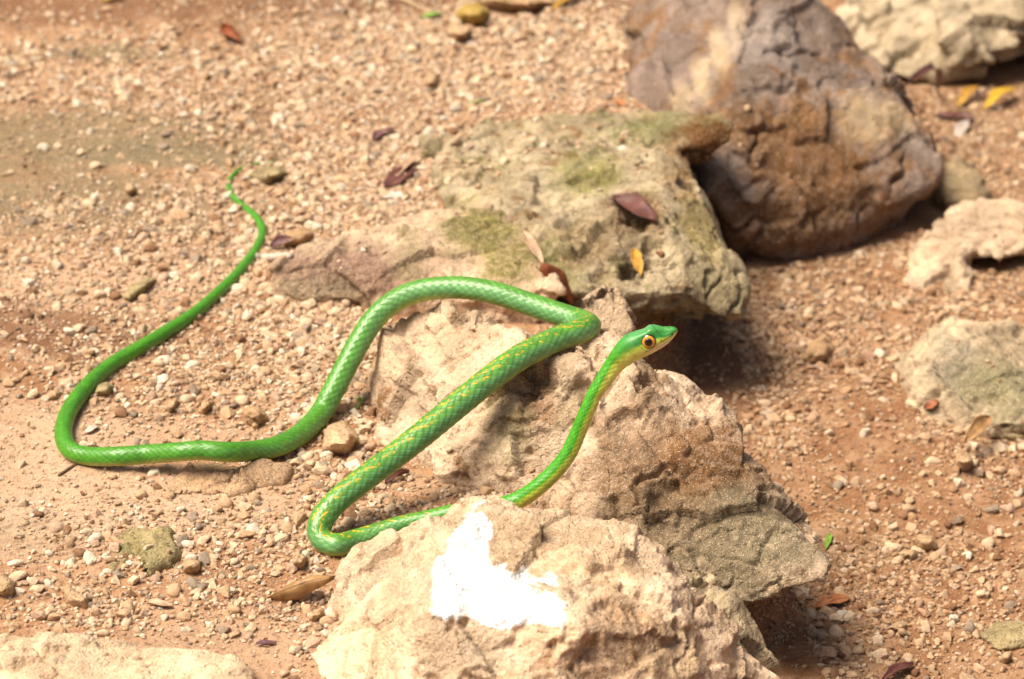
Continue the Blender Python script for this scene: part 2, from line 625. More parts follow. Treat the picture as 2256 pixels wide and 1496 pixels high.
m = dict(name='front_rock_stone', lichen=0.35, light=(0.74, 0.575, 0.43), mid=(0.66, 0.49, 0.345), dark=(0.46, 0.33, 0.225), grey=0.35, moss=0.0, off=1.0,
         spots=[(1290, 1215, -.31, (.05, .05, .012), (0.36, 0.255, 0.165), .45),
                (1130, 1200, -.30, (.03, .05, .007), (0.30, 0.215, 0.14), .6),
                (1350, 1430, -.385, (.03, .06, .012), (0.25, 0.15, 0.085), .75),
                (960, 1420, -.37, (.035, .06, .010), (0.33, 0.26, 0.19), .6),
                (1480, 1440, -.36, (.02, .06, .010), (0.30, 0.21, 0.13), .6),
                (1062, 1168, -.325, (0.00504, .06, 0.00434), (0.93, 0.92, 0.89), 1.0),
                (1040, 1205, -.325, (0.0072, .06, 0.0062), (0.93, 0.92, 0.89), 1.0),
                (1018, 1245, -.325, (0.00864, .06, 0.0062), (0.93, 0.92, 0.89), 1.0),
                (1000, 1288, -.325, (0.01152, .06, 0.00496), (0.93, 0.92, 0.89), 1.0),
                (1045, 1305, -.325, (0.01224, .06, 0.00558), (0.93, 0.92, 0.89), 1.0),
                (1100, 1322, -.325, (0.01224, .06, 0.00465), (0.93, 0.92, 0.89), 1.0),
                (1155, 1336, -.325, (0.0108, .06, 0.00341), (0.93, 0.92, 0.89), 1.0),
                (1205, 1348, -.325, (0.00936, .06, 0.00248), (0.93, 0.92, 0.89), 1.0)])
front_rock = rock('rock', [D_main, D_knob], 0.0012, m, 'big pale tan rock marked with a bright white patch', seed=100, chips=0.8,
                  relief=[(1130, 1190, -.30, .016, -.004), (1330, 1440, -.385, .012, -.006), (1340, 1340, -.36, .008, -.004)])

# --- lumpy shoulder stone left of it
D_left = [(737, 1268, -.278), (790, 1205, -.258), (860, 1180, -.256), (920, 1168, -.255), (972, 1145, -.252), (1000, 1160, -.262),
          (1000, 1260, -.29), (850, 1335, -.30), (795, 1335, -.30), (742, 1292, -.285),
          W(-.088, -.29, -.03), W(-.07, -.31, -.03), W(-.02, -.30, -.03), W(-.02, -.262, -.03), W(-.075, -.262, -.03)]
m = dict(name='shoulder_stone', light=(0.66, 0.52, 0.39), mid=(0.56, 0.42, 0.3), dark=(0.36, 0.26, 0.18), grey=0.5, off=2.0)
rock('rock', [D_left], 0.0011, m, 'small knobbly grey tan rock wedged between the green snake and the white marked rock', seed=140, chips=0.9, rough=1.2)

# --- slab on its right
D_right = [(1478, 1220, -.275), (1540, 1243, -.275), (1600, 1303, -.28), (1662, 1392, -.29), (1727, 1500, -.30), (1500, 1330, -.31),
           (1600, 1410, -.312), (1660, 1510, -.32), W(.12, -.30, -.09), W(.06, -.30, -.09), W(.06, -.26, -.05), W(.11, -.255, -.09)]
m = dict(name='slab_stone', lichen=0.6, light=(0.52, 0.43, 0.3), mid=(0.44, 0.35, 0.235), dark=(0.22, 0.17, 0.11), grey=0.5, moss=0.25, off=3.0)
rock('rock', [D_right], 0.0012, m, 'thin greyish olive rock slab leaning on the outer flank of the white marked rock', seed=160, chips=1.0)

# --- the rock under the snake
C_right = [(1235, 765, -.118), (1262, 748, -.115), (1330, 742, -.11), (1420, 793, -.12), (1500, 822, -.12), (1560, 883, -.13), (1600, 942, -.14),
           (1640, 988, -.15), (1690, 1035, -.168), (1740, 1112, -.19), (1800, 1175, -.21), (1822, 1232, -.235), (1822, 1268, -.25),
           (1400, 850, -.15), (1540, 950, -.165), (1640, 1040, -.185), (1790, 1180, -.225),
           (1100, 1085, -.17), (1250, 1120, -.20), (1400, 1180, -.225), (1500, 1305, -.243), (1650, 1330, -.252), (1780, 1285, -.252),
           W(.06, -.09, -.03), W(.10, -.12, -.02), W(.14, -.20, -.015), W(.0, -.12, -.03)]
C_left = [(850, 962, -.108), (828, 900, -.08), (818, 850, -.058), (842, 780, -.048), (872, 705, -.047), (900, 676, -.047), (960, 672, -.055),
          (1050, 702, -.085), (1130, 737, -.105), (1240, 765, -.12), (1300, 800, -.14), (960, 1062, -.16), (1090, 1080, -.17),
          (1200, 1092, -.185), (1340, 930, -.165), (1120, 860, -.142),
          W(-.075, -.05, -.02), W(.06, -.03, -.03), W(.06, -.1, -.03), W(-.07, -.10, -.02), W(.02, -.17, -.02)]
m = dict(name='snake_rock_stone', lichen=0.6, light=(0.62, 0.485, 0.365), mid=(0.51, 0.385, 0.28), dark=(0.34, 0.235, 0.155), grey=0.45, soil=0.35, off=4.0,
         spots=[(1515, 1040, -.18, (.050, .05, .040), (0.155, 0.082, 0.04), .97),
                (1180, 880, -.14, (.014, .05, .016), (0.20, 0.12, 0.07), .8),
                (1120, 945, -.15, (.012, .05, .012), (0.25, 0.225, 0.13), .55),
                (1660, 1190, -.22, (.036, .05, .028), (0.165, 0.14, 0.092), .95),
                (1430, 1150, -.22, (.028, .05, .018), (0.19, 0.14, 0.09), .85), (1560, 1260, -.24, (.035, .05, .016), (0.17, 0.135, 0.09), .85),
                (1390, 945, -.16, (.018, .05, .016), (0.23, 0.165, 0.115), .8),
                (1020, 750, -.08, (.02, .05, .012), (0.33, 0.25, 0.18), .5),
                (1260, 870, -.14, (.010, .05, .012), (0.22, 0.175, 0.11), .7),
                (1430, 825, -.14, (.009, .05, .008), (0.17, 0.115, 0.07), .8)])
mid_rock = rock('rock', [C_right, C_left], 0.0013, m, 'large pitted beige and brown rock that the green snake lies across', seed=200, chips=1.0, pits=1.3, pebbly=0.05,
                relief=[(1180, 830, -.14, .014, -.010), (1290, 860, -.15, .009, -.006), (1420, 850, -.145, .008, -.007), (1380, 930, -.165, .010, -.006),
                        (1480, 1100, -.20, .022, -.006), (1240, 700, -.07, .014, -.012), (1020, 690, -.07, .009, -.006), (1000, 980, -.14, .02, .005)])

# --- knob of rock behind the bend
E_pts = [(1290, 665, -.045), (1330, 632, -.035), (1366, 622, -.03), (1378, 665, -.035), (1392, 722, -.05), (1345, 750, -.06), (1265, 705, -.05),
         W(.02, -.01, .0), W(.075, -.005, -.02), W(.07, -.06, -.02), W(.02, -.06, -.02)]
m = dict(name='knob_stone', light=(0.58, 0.45, 0.33), mid=(0.5, 0.38, 0.27), dark=(0.28, 0.20, 0.14), grey=0.4, moss=0.2, off=5.0)
rock('rock', [E_pts], 0.0011, m, 'small pale knob of rock just behind the sharp bend of the green snake', seed=240, chips=0.8)

# --- low mossy rock on the path side
B1 = [(592, 640, .055), (602, 584, .058), (660, 540, .072), (730, 522, .080), (870, 484, .102), (960, 462, .112), (1080, 454, .112), (1148, 490, .085),
      (1180, 560, .055), (1240, 640, .02), (640, 652, .048), (700, 655, .045), (850, 652, .046), (1000, 650, .045), (1150, 670, .02), (840, 560, .062),
      W(-.14, .09, -.02), W(-.05, .16, -.02), W(.02, .12, -.02), W(.02, .02, -.02), W(-.14, .06, -.02)]
q = PY(1060, 500, .10)
m = dict(name='low_rock_stone', lichen=0.55, light=(0.64, 0.49, 0.36), mid=(0.54, 0.4, 0.29), dark=(0.34, 0.24, 0.17), grey=0.35, moss=0.22, off=6.0,
         spots=[(770, 605, .065, (.042, .05, .011), (0.19, 0.12, 0.09), .95),
                (700, 640, .06, (.03, .05, .006), (0.18, 0.15, 0.10), .7),
                (1060, 495, .10, (.024, .06, .010), (0.155, 0.14, 0.05), .95),
                (1120, 570, .07, (.017, .06, .014), (0.15, 0.135, 0.05), .9),
                (900, 560, .09, (.01, .05, .012), (0.24, 0.205, 0.12), .6)])
low_rock = rock('rock', [B1], 0.0013, m, 'low smooth tan rock with a green moss cap beside the pale gravel', seed=260, chips=0.55, rough=0.8, pits=0.6, pebbly=0.1,
                relief=[(780, 600, .07, .02, -.007), (930, 540, .10, .012, -.006), (1010, 580, .09, .02, .004)])

# --- big pitted mossy rock
B2 = [(935, 305, .28), (1060, 272, .30), (1290, 246, .30), (1400, 246, .29), (1450, 330, .205), (1500, 312, .235), (1555, 440, .155), (1640, 625, .085),
      (1638, 690, .065), (1600, 706, .055), (1510, 645, .045), (1468, 470, .108), (1390, 625, .05), (1250, 645, .04), (1180, 565, .078), (1090, 445, .15), (955, 405, .2),
      W(-.04, .29, -.02), W(.08, .31, -.02), W(.12, .25, -.03), W(.13, .10, -.03), W(.06, .06, -.02), W(.0, .06, -.02)]
B2o = [(1380, 240, .29), (1440, 240, .275), (1500, 252, .26), (1600, 248, .24), (1620, 274, .232), (1613, 308, .226), (1574, 350, .222), (1490, 300, .23),
       (1470, 335, .21), W(.09, .29, .0), W(.11, .24, .0)]
m = dict(name='mossy_rock_stone', lichen=0.85, light=(0.47, 0.395, 0.28), mid=(0.33, 0.27, 0.18), dark=(0.15, 0.11, 0.068), grey=0.65, moss=0.6, moss_col=(0.15, 0.14, 0.055), soil=0.25, off=7.0,
         spots=[(1290, 385, .17, (.022, .05, .012), (0.16, 0.15, 0.055), .8),
                (1420, 275, .26, (.03, .05, .008), (0.14, 0.14, 0.06), .8),
                (1580, 270, .24, (.02, .05, .008), (0.13, 0.135, 0.05), .7),
                (1210, 600, .06, (.02, .05, .014), (0.17, 0.16, 0.07), .8),
                (1400, 480, .11, (.018, .05, .014), (0.11, 0.06, 0.03), .92), (1290, 540, .09, (.016, .05, .012), (0.20, 0.145, 0.09), .8), (1560, 600, .08, (.02, .05, .02), (0.30, 0.25, 0.15), .7),
                (1400, 590, .06, (.010, .05, .014), (0.10, 0.075, 0.05), .8),
                (1545, 500, .12, (.014, .06, .036), (0.24, 0.19, 0.085), .8),
                (1500, 400, .17, (.010, .06, .02), (0.25, 0.15, 0.075), .6),
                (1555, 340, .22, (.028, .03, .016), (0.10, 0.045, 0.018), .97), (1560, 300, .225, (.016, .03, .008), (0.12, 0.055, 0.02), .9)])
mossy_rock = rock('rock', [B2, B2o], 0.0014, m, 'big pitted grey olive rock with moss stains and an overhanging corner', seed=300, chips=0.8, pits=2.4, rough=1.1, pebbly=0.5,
                  relief=[(1395, 580, .065, .011, -.016), (1400, 470, .11, .014, -.013), (1250, 480, .11, .010, -.009), (1330, 600, .06, .010, -.008), (1200, 500, .10, .009, -.008), (1440, 540, .08, .008, -.008), (1230, 420, .14, .016, -.007), (1290, 520, .09, .016, -.008),
                          (1190, 560, .07, .012, -.010), (1120, 330, .24, .02, -.005), (1330, 380, .17, .012, -.006)])

# --- the dark boulder
A = [(1362, 195, .38), (1385, 105, .42), (1422, 0, .45), (1450, -120, .48), (1640, -160, .46), (1800, -20, .43), (1850, 92, .40), (1960, 205, .37),
     (2058, 292, .34), (2078, 370, .32), (2056, 402, .30), (1900, 488, .27), (1700, 545, .242), (1622, 505, .235), (1568, 425, .238), (1566, 385, .246),
     (1600, 332, .262), (1640, 30, .40), (1545, 195, .325), (1475, 255, .31), (1392, 240, .36), (1760, 190, .325),
     W(.10, .40, -.09), W(.10, .48, -.05), W(.22, .55, -.10), W(.30, .42, -.08), W(.24, .31, -.12), W(.13, .29, -.12)]
m = dict(name='dark_boulder_stone', lichen=0.5, light=(0.265, 0.21, 0.18), mid=(0.185, 0.135, 0.105), dark=(0.095, 0.062, 0.046), grey=0.35, moss=0.1, moss_col=(0.14, 0.13, 0.08), soil=0.5,
                  soil_col=(0.205, 0.115, 0.06), off=8.0,
         spots=[(1760, 340, .28, (.070, .09, .042), (0.15, 0.078, 0.036), .95),
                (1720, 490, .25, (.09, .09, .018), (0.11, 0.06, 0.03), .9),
                (1450, 150, .37, (.035, .10, .045), (0.215, 0.165, 0.14), .8),
                (1622, 50, .39, (.005, .08, .014), (0.46, 0.36, 0.24), .75),
                (1585, 115, .36, (.006, .08, .010), (0.46, 0.36, 0.24), .75),
                (1545, 170, .33, (.006, .06, .010), (0.46, 0.36, 0.24), .75), (1500, 225, .32, (.008, .06, .006), (0.46, 0.36, 0.24), .75),
                (1930, 260, .35, (.03, .08, .012), (0.48, 0.37, 0.235), .6),
                (1700, 80, .38, (.03, .08, .02), (0.30, 0.27, 0.25), .5)])
boulder = rock('boulder', [A], 0.002, m, 'largest boulder, purplish brown with a sharp pale edge running up it', 'boulder', seed=340, chips=0.75, rough=1.1, pits=0.4, scale=1.3, relaxn=1)

# --- pale boulder at the back right
Fh = [(1838, 5, .62), (1862, 75, .60), (1942, 160, .56), (2000, 172, .555), (2085, 140, .56), (2130, 155, .56), (2250, 100, .57), (2400, 60, .58),
      (1890, -120, .70), (2256, -140, .72), (2450, -60, .70), W(.26, .66, -.09), W(.45, .60, -.06), W(.5, .75, -.09)]
Fh2 = [(2060, 20, .57), (2120, 150, .545), (2190, 130, .545), (2260, 95, .56), (2256, -40, .6), (2120, -60, .62), W(.36, .64, -.05)]
m = dict(name='pale_boulder_stone', lichen=0.6, light=(0.54, 0.45, 0.335), mid=(0.43, 0.355, 0.255), dark=(0.27, 0.2, 0.125), grey=0.35, moss=0.15, off=9.0)
rock('boulder', [Fh, Fh2], 0.0026, m, 'pale yellowish lumpy boulder behind the dark boulder', 'boulder', seed=380, chips=1.2, scale=1.6)

# --- small rocks on the lower soil
G1 = [(2072, 350, .375), (2110, 345, .37), (2178, 428, .335), (2150, 440, .325), (2085, 442, .325), W(.29, .37, -.09), W(.33, .35, -.09), W(.30, .32, -.09)]
m = dict(name='wedge_stone', light=(0.40, 0.31, 0.20), mid=(0.33, 0.25, 0.16), dark=(0.2, 0.15, 0.1), grey=0.4, moss=0.3, off=10.0)
rock('rock', [G1], 0.0016, m, 'small olive wedge of rock against the foot of the dark boulder', seed=400, chips=0.7)
G2a = [(2085, 470, .29), (2120, 450, .298), (2190, 452, .292), (2235, 455, .285), (2300, 480, .27), (2270, 540, .242), (2200, 572, .228), (2110, 545, .238), (2060, 545, .25),
       W(.33, .31, -.062), W(.40, .28, -.07), W(.36, .26, -.058)]
G2b = [(2070, 480, .285), (2050, 540, .257), (1992, 640, .208), (2030, 655, .205), (2110, 590, .23), (2130, 530, .25), W(.24, .24, -.09), W(.30, .27, -.09)]
G2c = [(2100, 590, .228), (2160, 590, .226), (2150, 630, .207), (2128, 662, .198), (2100, 640, .203), W(.26, .22, -.09)]
m = dict(name='jagged_stone', light=(0.58, 0.45, 0.33), mid=(0.5, 0.385, 0.28), dark=(0.26, 0.19, 0.13), grey=0.5, off=11.0)
rock('rock', [G2a, G2b, G2c], 0.0015, m, 'flat jagged grey tan rock with dark gaps under its broken edge', seed=420, chips=0.9, rough=1.1, pebbly=0.1)
H = [(2056, 715, .105), (2120, 700, .11), (2228, 700, .105), (2290, 728, .09), (2320, 800, .06), (2290, 930, .0), (2200, 935, .005), (2140, 875, .03), (2060, 865, .042),
     (2047, 800, .062), (2070, 770, .065), (2180, 800, .045), W(.22, .12, -.09), W(.32, .12, -.09), W(.30, .0, -.09), W(.24, .03, -.09), W(.215, .05, -.09)]
m = dict(name='blocky_stone', lichen=0.7, light=(0.64, 0.5, 0.355), mid=(0.46, 0.37, 0.265), dark=(0.23, 0.18, 0.125), grey=0.6, moss=0.25, off=12.0,
         spots=[(2100, 800, .09, (.020, .06, .018), (0.20, 0.175, 0.13), .9), (2230, 780, .05, (.02, .06, .014), (0.24, 0.19, 0.13), .8), (2240, 880, .03, (.03, .06, .014), (0.19, 0.165, 0.11), .85),
                (2190, 850, .06, (.02, .06, .010), (0.22, 0.20, 0.12), .7)])
rock('rock', [H], 0.0014, m, 'blocky grey rock with a pale flat top on the lower reddish soil', seed=440, chips=0.75, pits=1.8, pebbly=0.15,
     relief=[(2080, 745, .11, .008, -.007), (2190, 790, .07, .012, -.006)])
I1 = [(1628, 892, .055), (1700, 876, .063), (1758, 890, .055), (1790, 926, .036), (1700, 938, .03), (1632, 930, .034), W(.125, .03, -.085), W(.165, .03, -.085), W(.15, .06, -.085)]
m = dict(name='buried_stone', light=(0.42, 0.25, 0.155), mid=(0.36, 0.20, 0.12), dark=(0.26, 0.14, 0.085), grey=0.1, off=13.0)
rock('rock', [I1], 0.0012, m, 'flat reddish half buried stone on the lower soil behind the snake rock', 'stone', seed=460, chips=0.5, rough=0.7, pits=0.3)
I2 = [(1828, 945, .028), (1850, 908, .048), (1900, 905, .05), (1968, 895, .053), (1972, 908, .046), (1880, 924, .038), W(.16, .035, -.085), W(.19, .05, -.085)]
rock('rock', [I2], 0.0012, dict(name='buried_stone', light=(0.42, 0.25, 0.155), mid=(0.36, 0.20, 0.12), dark=(0.26, 0.14, 0.085), grey=0.1, off=13.5), 'long thin reddish stone half buried in the lower soil', 'stone', seed=470, chips=0.5, rough=0.7, pits=0.3)

# --- stones on the path side
J = [(-140, 1398, -.325), (0, 1395, -.325), (150, 1412, -.33), (300, 1428, -.335), (420, 1434, -.337), (520, 1450, -.34), (556, 1480, -.347), (565, 1530, -.36),
     (-140, 1600, -.41), (200, 1600, -.41), (500, 1600, -.40), W(-.27, -.33, -.02), W(-.12, -.335, -.02), W(-.12, -.40, -.02), W(-.3, -.43, -.02)]
m = dict(name='corner_stone', light=(0.72, 0.56, 0.41), mid=(0.62, 0.47, 0.335), dark=(0.4, 0.3, 0.21), grey=0.6, off=14.0)
rock('rock', [J], 0.0013, m, 'flat pale rock with grey stains, alone on the bare path soil', seed=480, chips=0.6, rough=0.8, pits=0.6)
K = [(228, 1222, -.228), (300, 1172, -.216), (368, 1174, -.217), (393, 1215, -.236), (330, 1255, -.252), (276, 1277, -.26), (240, 1255, -.25), W(-.2, -.25, -.02), W(-.165, -.24, -.02), W(-.17, -.22, -.02)]
m = dict(name='green_stone', light=(0.36, 0.30, 0.175), mid=(0.32, 0.265, 0.15), dark=(0.2, 0.16, 0.095), grey=0.2, moss=0.5, moss_col=(0.21, 0.20, 0.10), off=15.0)
rock('rock', [K], 0.001, m, 'half buried stone with a greenish film, on bare soil', 'stone', seed=490, chips=0.8, pits=0.6)
M = [(362, 1088, -.180), (372, 1056, -.163), (420, 1016, -.15), (500, 1034, -.155), (560, 1030, -.152), (640, 1026, -.152), (620, 1062, -.166), (500, 1086, -.178),
     W(-.18, -.165, -.02), W(-.12, -.165, -.02), W(-.15, -.155, -.02)]
m = dict(name='flat_stone', light=(0.49, 0.35, 0.235), mid=(0.42, 0.29, 0.19), dark=(0.29, 0.19, 0.125), grey=0.25, moss=0.15, off=16.0)
rock('rock', [M], 0.001, m, 'flat tan stone half buried under the thick front loop of the snake', 'stone', seed=500, chips=0.6, rough=0.8, pits=0.5)


def solid(pts, mat, label, name='stone', category='stone', seed=0, vox=0.0009, rough=0.5, **kw):
    """a stone from its outline on the ground: pixels of the outline, its height and level"""
    return rock(name, [pts], vox, mat, label, category, seed=seed, chips=0.45, rough=rough, pits=0.25, relaxn=2, scale=0.6, **kw)


def outline(pix, h, z0=None, top=0.55):
    """hull of a stone whose outline in the photograph is pix: foot on the ground, a smaller top h above it"""
    cx = sum(p[0] for p in pix) / len(pix)
    cy = sum(p[1] for p in pix) / len(pix)
    c0 = PZ(cx, cy, 0.0 if cx < 1500 else -.07)
    z = gz(c0.x, c0.y) if z0 is None else z0
    pts = []
    for (a, b) in pix:
        w_ = PZ(a, b, z + h * 0.35)
        pts.append(W(*w_))
        w2 = PZ(cx + (a - cx) * top, cy + (b - cy) * top - 2, z + h)
        pts.append(W(w2.x, w2.y, w2.z))
        pts.append(W(w_.x * .75 + c0.x * .25, w_.y * .75 + c0.y * .25, z - h * 0.5))
    return pts


cream = rock_material('cream_stone', (0.62, 0.45, 0.30), (0.55, 0.39, 0.25), (0.42, 0.29, 0.19), grey=0.1, off=17.0)
tan = rock_material('tan_stone', (0.50, 0.34, 0.215), (0.43, 0.29, 0.18), (0.32, 0.20, 0.125), grey=0.15, off=18.0)
olive = rock_material('olive_stone', (0.36, 0.30, 0.18), (0.32, 0.26, 0.155), (0.24, 0.19, 0.11), grey=0.3, off=19.0)
for pix, h, mt, lab in (
        ([(126, 1292), (150, 1282), (190, 1312), (204, 1330), (190, 1338), (150, 1326)], .006, cream, 'long pale angular stone lying alone on the bare soil'),
        ([(714, 990), (724, 940), (760, 932), (790, 965), (770, 992)], .012, cream, 'angular cream stone beside the lower bend of the snake, foot of the snake rock'),
        ([(536, 905), (552, 894), (576, 898), (580, 920), (560, 932), (540, 926)], .007, tan, 'round smooth tan stone inside the long loop of the snake'),
        ([(552, 932), (560, 926), (572, 930), (571, 942), (556, 943)], .004, cream, 'tiny pale chip leaning on the round tan stone'),
        ([(270, 655), (282, 630), (330, 605), (350, 612), (330, 630), (285, 660)], .006, olive, 'flat angular olive grey stone on the path'),
        ([(548, 385), (580, 365), (620, 362), (640, 378), (620, 392), (580, 400)], .008, olive, 'grey green lump of stone at the tip of the snake tail'),
        ([(206, 868), (212, 846), (236, 840), (250, 852), (240, 868)], .006, olive, 'small greenish stone touching the inside of the tail curve'),
        ([(984, 74), (998, 56), (1030, 54), (1044, 68), (1030, 80), (1000, 82)], .010, cream, 'rounded pale stone on the far part of the gravel'),
        ([(1008, 34), (1022, 12), (1060, 8), (1080, 26), (1066, 40), (1030, 42)], .012, rock_material('yellow_stone', (0.42, 0.30, 0.12), (0.35, 0.25, 0.10), (0.2, 0.14, 0.06), grey=0.1, off=20.0), 'yellowish brown stone in front of the pale slab at the far edge'),
        ([(1050, 2), (1090, -14), (1190, -16), (1230, 6), (1180, 18), (1110, 14)], .012, tan, 'pale flat slab at the far edge with a dark gap below'),
        ([(624, 540), (634, 512), (668, 504), (690, 516), (672, 532)], .008, tan, 'small tan stone perched by the dark purple leaf at the low rock'),
        ([(930, 178), (946, 158), (966, 162), (962, 186), (942, 192)], .008, cream, 'pale wedge shaped stone standing in the far gravel'),
        ([(1770, 790), (1790, 752), (1822, 730), (1838, 762), (1820, 790), (1790, 800)], .008, tan, 'broad dusty tan stone on the lower soil in the shade behind the snake head'),
        ([(2008, 1180), (2030, 1170), (2060, 1190), (2060, 1204), (2030, 1204)], .006, cream, 'pale double lobed stone on the bare lower soil'),
        ([(1974, 1218), (1992, 1206), (2020, 1212), (2018, 1226), (1990, 1232)], .005, cream, 'flat cream stone on the lower soil next to the double lobed stone'),
        ([(1948, 1384), (1980, 1368), (2000, 1374), (1996, 1388), (1970, 1392)], .005, cream, 'thin pale stone shaped like a wedge near a dark red leaf'),
        ([(2160, 1400), (2190, 1372), (2256, 1366), (2290, 1390), (2270, 1424), (2200, 1432)], .004, olive, 'flat grey green stone sunk into the lower soil'),
        ([(2200, 1452), (2212, 1434), (2232, 1432), (2230, 1450), (2214, 1458)], .005, cream, 'small white stone just below the sunken grey green stone'),
        ([(2100, 1020), (2112, 985), (2140, 1000), (2148, 1020), (2122, 1030)], .010, cream, 'pale pinkish stone with a notched top under a tan leaf'),
        ([(2104, 905), (2112, 882), (2130, 888), (2140, 920), (2124, 926)], .009, tan, 'upright tan stone leaning on the foot of the blocky grey rock'),
        ([(2176, 900), (2200, 880), (2226, 880), (2224, 905), (2196, 918)], .008, cream, 'pale stone at the lower edge of the blocky grey rock'),
        ([(2170, 950), (2200, 935), (2256, 945), (2290, 955), (2256, 970), (2210, 966)], .005, olive, 'long flat grey stone lying in front of the blocky grey rock'),
        ([(270, 420), (276, 404), (296, 402), (302, 418), (284, 428)], .007, cream, 'pale cube shaped stone on the greenish path soil'),
        ([(640, 1245), (648, 1220), (664, 1212), (680, 1228), (668, 1248)], .007, cream, 'cream stone touching the outside of the lowest snake bend'),
        ([(680, 1362), (690, 1342), (712, 1334), (718, 1350), (700, 1364)], .006, cream, 'cream pebble below the curled tan leaf'),
        ([(400, 1258), (410, 1230), (446, 1220), (456, 1236), (434, 1254)], .006, cream, 'crumbly cream stone next to the stone with greenish film'),
        ([(-20, 1302), (0, 1272), (24, 1284), (26, 1300), (6, 1310)], .006, cream, 'smooth cream stone beside the flat grey stained rock'),
        ([(98, 872), (112, 858), (136, 862), (128, 876), (108, 880)], .004, cream, 'flat white stone just outside the wide curve of the tail'),
        ([(362, 900), (374, 880), (392, 878), (390, 894), (374, 908)], .005, cream, 'upright cream pebble between the two legs of the long loop'),
        ([(436, 905), (444, 880), (466, 876), (470, 890), (450, 910)], .006, tan, 'brown knobbly pebble between the two legs of the long loop')):
    solid(outline(pix, h), mt, lab, seed=600 + int(pix[0][0]), vox=0.0009 if h < .009 else 0.0011)


# ------------------------------------------------------------------ what lies under a pixel, what lies under a point
bv = BVHTree.FromPolygons([tuple(p) for a in BVH_V for p in a.tolist()], [tuple(f) for a in BVH_F for f in a.tolist()])
gd = BVHTree.FromObject(ground, bpy.context.evaluated_depsgraph_get())


def hit(px, py):
    d = ray(px, py).normalized()
    best = None
    for tree in (bv, gd):
        r = tree.ray_cast(CAM, d)
        if r[0] is not None and (best is None or r[3] < best[3]):
            best = r
    return best[0], best[1]


def below(x, y):
    a = bv.ray_cast(Vector((x, y, 0.6)), Vector((0, 0, -1)))
    g = gd.ray_cast(Vector((x, y, 0.6)), Vector((0, 0, -1)))
    if a[0] is not None and a[0].z > g[0].z:
        return a[0], a[1], True
    return g[0], g[1], False


# ------------------------------------------------------------------ the snake: one continuous skin from tail tip to snout
TAIL = [(607, 355, 3), (590, 358, 4), (560, 362, 6), (527, 374, 9), (506, 398, 11), (508, 424, 13), (527, 447, 14), (552, 467, 16), (572, 490, 18),
        (578, 516, 19), (566, 546, 20), (545, 577, 22), (514, 613, 24), (474, 651, 25), (430, 689, 27), (374, 726, 29), (310, 765, 31), (251, 800, 33),
        (205, 838, 35), (171, 877, 37), (146, 920, 38), (140, 962, 39), (157, 993, 40), (197, 1005, 41), (262, 1005, 42), (330, 1000, 42), (400, 995, 42),
        (445, 992, 43), (500, 996, 44), (570, 992, 45), (622, 979, 46), (665, 954, 47)]
LIFT = {197: .001, 262: .004, 330: .006, 400: .008, 445: .008, 500: .007, 570: .004, 622: .002}
BODY = [(705, 913, -.095, 48), (727, 875, -.088, 49), (757, 817, -.076, 50), (788, 759, -.065, 50), (819, 710, -.056, 50), (855, 674, -.051, 50), (900, 649, -.050, 50),
        (953, 636, -.052, 50), (1021, 634, -.056, 50), (1088, 645, -.063, 50), (1155, 666, -.070, 51), (1213, 686, -.077, 52), (1262, 702, -.084, 52),
        (1290, 712, -.092, 52), (1297, 720, -.104, 53), (1275, 731, -.113, 54), (1240, 742, -.119, 55), (1190, 764, -.128, 56), (1133, 795, -.139, 57), (1065, 846, -.153, 58),
        (998, 901, -.166, 58), (931, 956, -.179, 58), (864, 1009, -.191, 57), (797, 1059, -.204, 56), (743, 1103, -.214, 55), (712, 1140, -.221, 55),
        (703, 1170, -.227, 54), (715, 1193, -.231, 52), (745, 1200, -.232, 50), (780, 1190, -.230, 46), (825, 1175, -.227, 42), (886, 1156, -.224, 40), (953, 1141, -.223, 39),
        (1010, 1128, -.223, 39), (1070, 1120, -.223, 39), (1110, 1113, -.223, 39), (1144, 1101, -.222, 39), (1184, 1074, -.222, 38), (1224, 1037, -.220, 37), (1254, 997, -.218, 36), (1274, 952, -.215, 35),
        (1291, 911, -.213, 34), (1311, 867, -.210, 34), (1330, 830, -.208, 36)]
HY = -.206


def z3(x, y):
    return 1320 + x / 9.975, 680 + y / 9.975


#        top of section      bottom            half width (in pixels of the photograph)
HEAD = [((130, 1150), (480, 1390), 18), ((290, 900), (690, 1225), 22), ((420, 725), (880, 1110), 26), ((560, 592), (1050, 1030), 28.5), ((760, 505), (1190, 965), 29),
        ((980, 432), (1310, 900), 27.5), ((1090, 355), (1380, 860), 26.5), ((1190, 340), (1450, 812), 25), ((1290, 365), (1520, 762), 21.5), ((1380, 400), (1580, 705), 17.5),
        ((1480, 402), (1640, 640), 14.5), ((1600, 396), (1688, 568), 11.5), ((1672, 408), (1710, 520), 8), ((1705, 440), (1718, 490), 3.5)]


def catmull(P, n_per):
    P = np.asarray(P, float)
    Q = np.vstack([2 * P[0] - P[1], P, 2 * P[-1] - P[-2]])
    out = []
    for i in range(1, len(Q) - 2):
        t = np.linspace(0, 1, n_per, endpoint=False)[:, None]
        a, b, c, d = Q[i - 1], Q[i], Q[i + 1], Q[i + 2]
        out.append(0.5 * ((2 * b) + (c - a) * t + (2 * a - 5 * b + 4 * c - d) * t ** 2 + (3 * b - 3 * c + d - a) * t ** 3))
    out.append(P[-1:])
    return np.vstack(out)


def resample(A, step, k=3):
    s = np.concatenate([[0], np.cumsum(np.linalg.norm(np.diff(A[:, :k], axis=0), axis=1))])
    q = np.arange(0, s[-1], step)
    return np.stack([np.interp(q, s, A[:, j]) for j in range(A.shape[1])], 1)


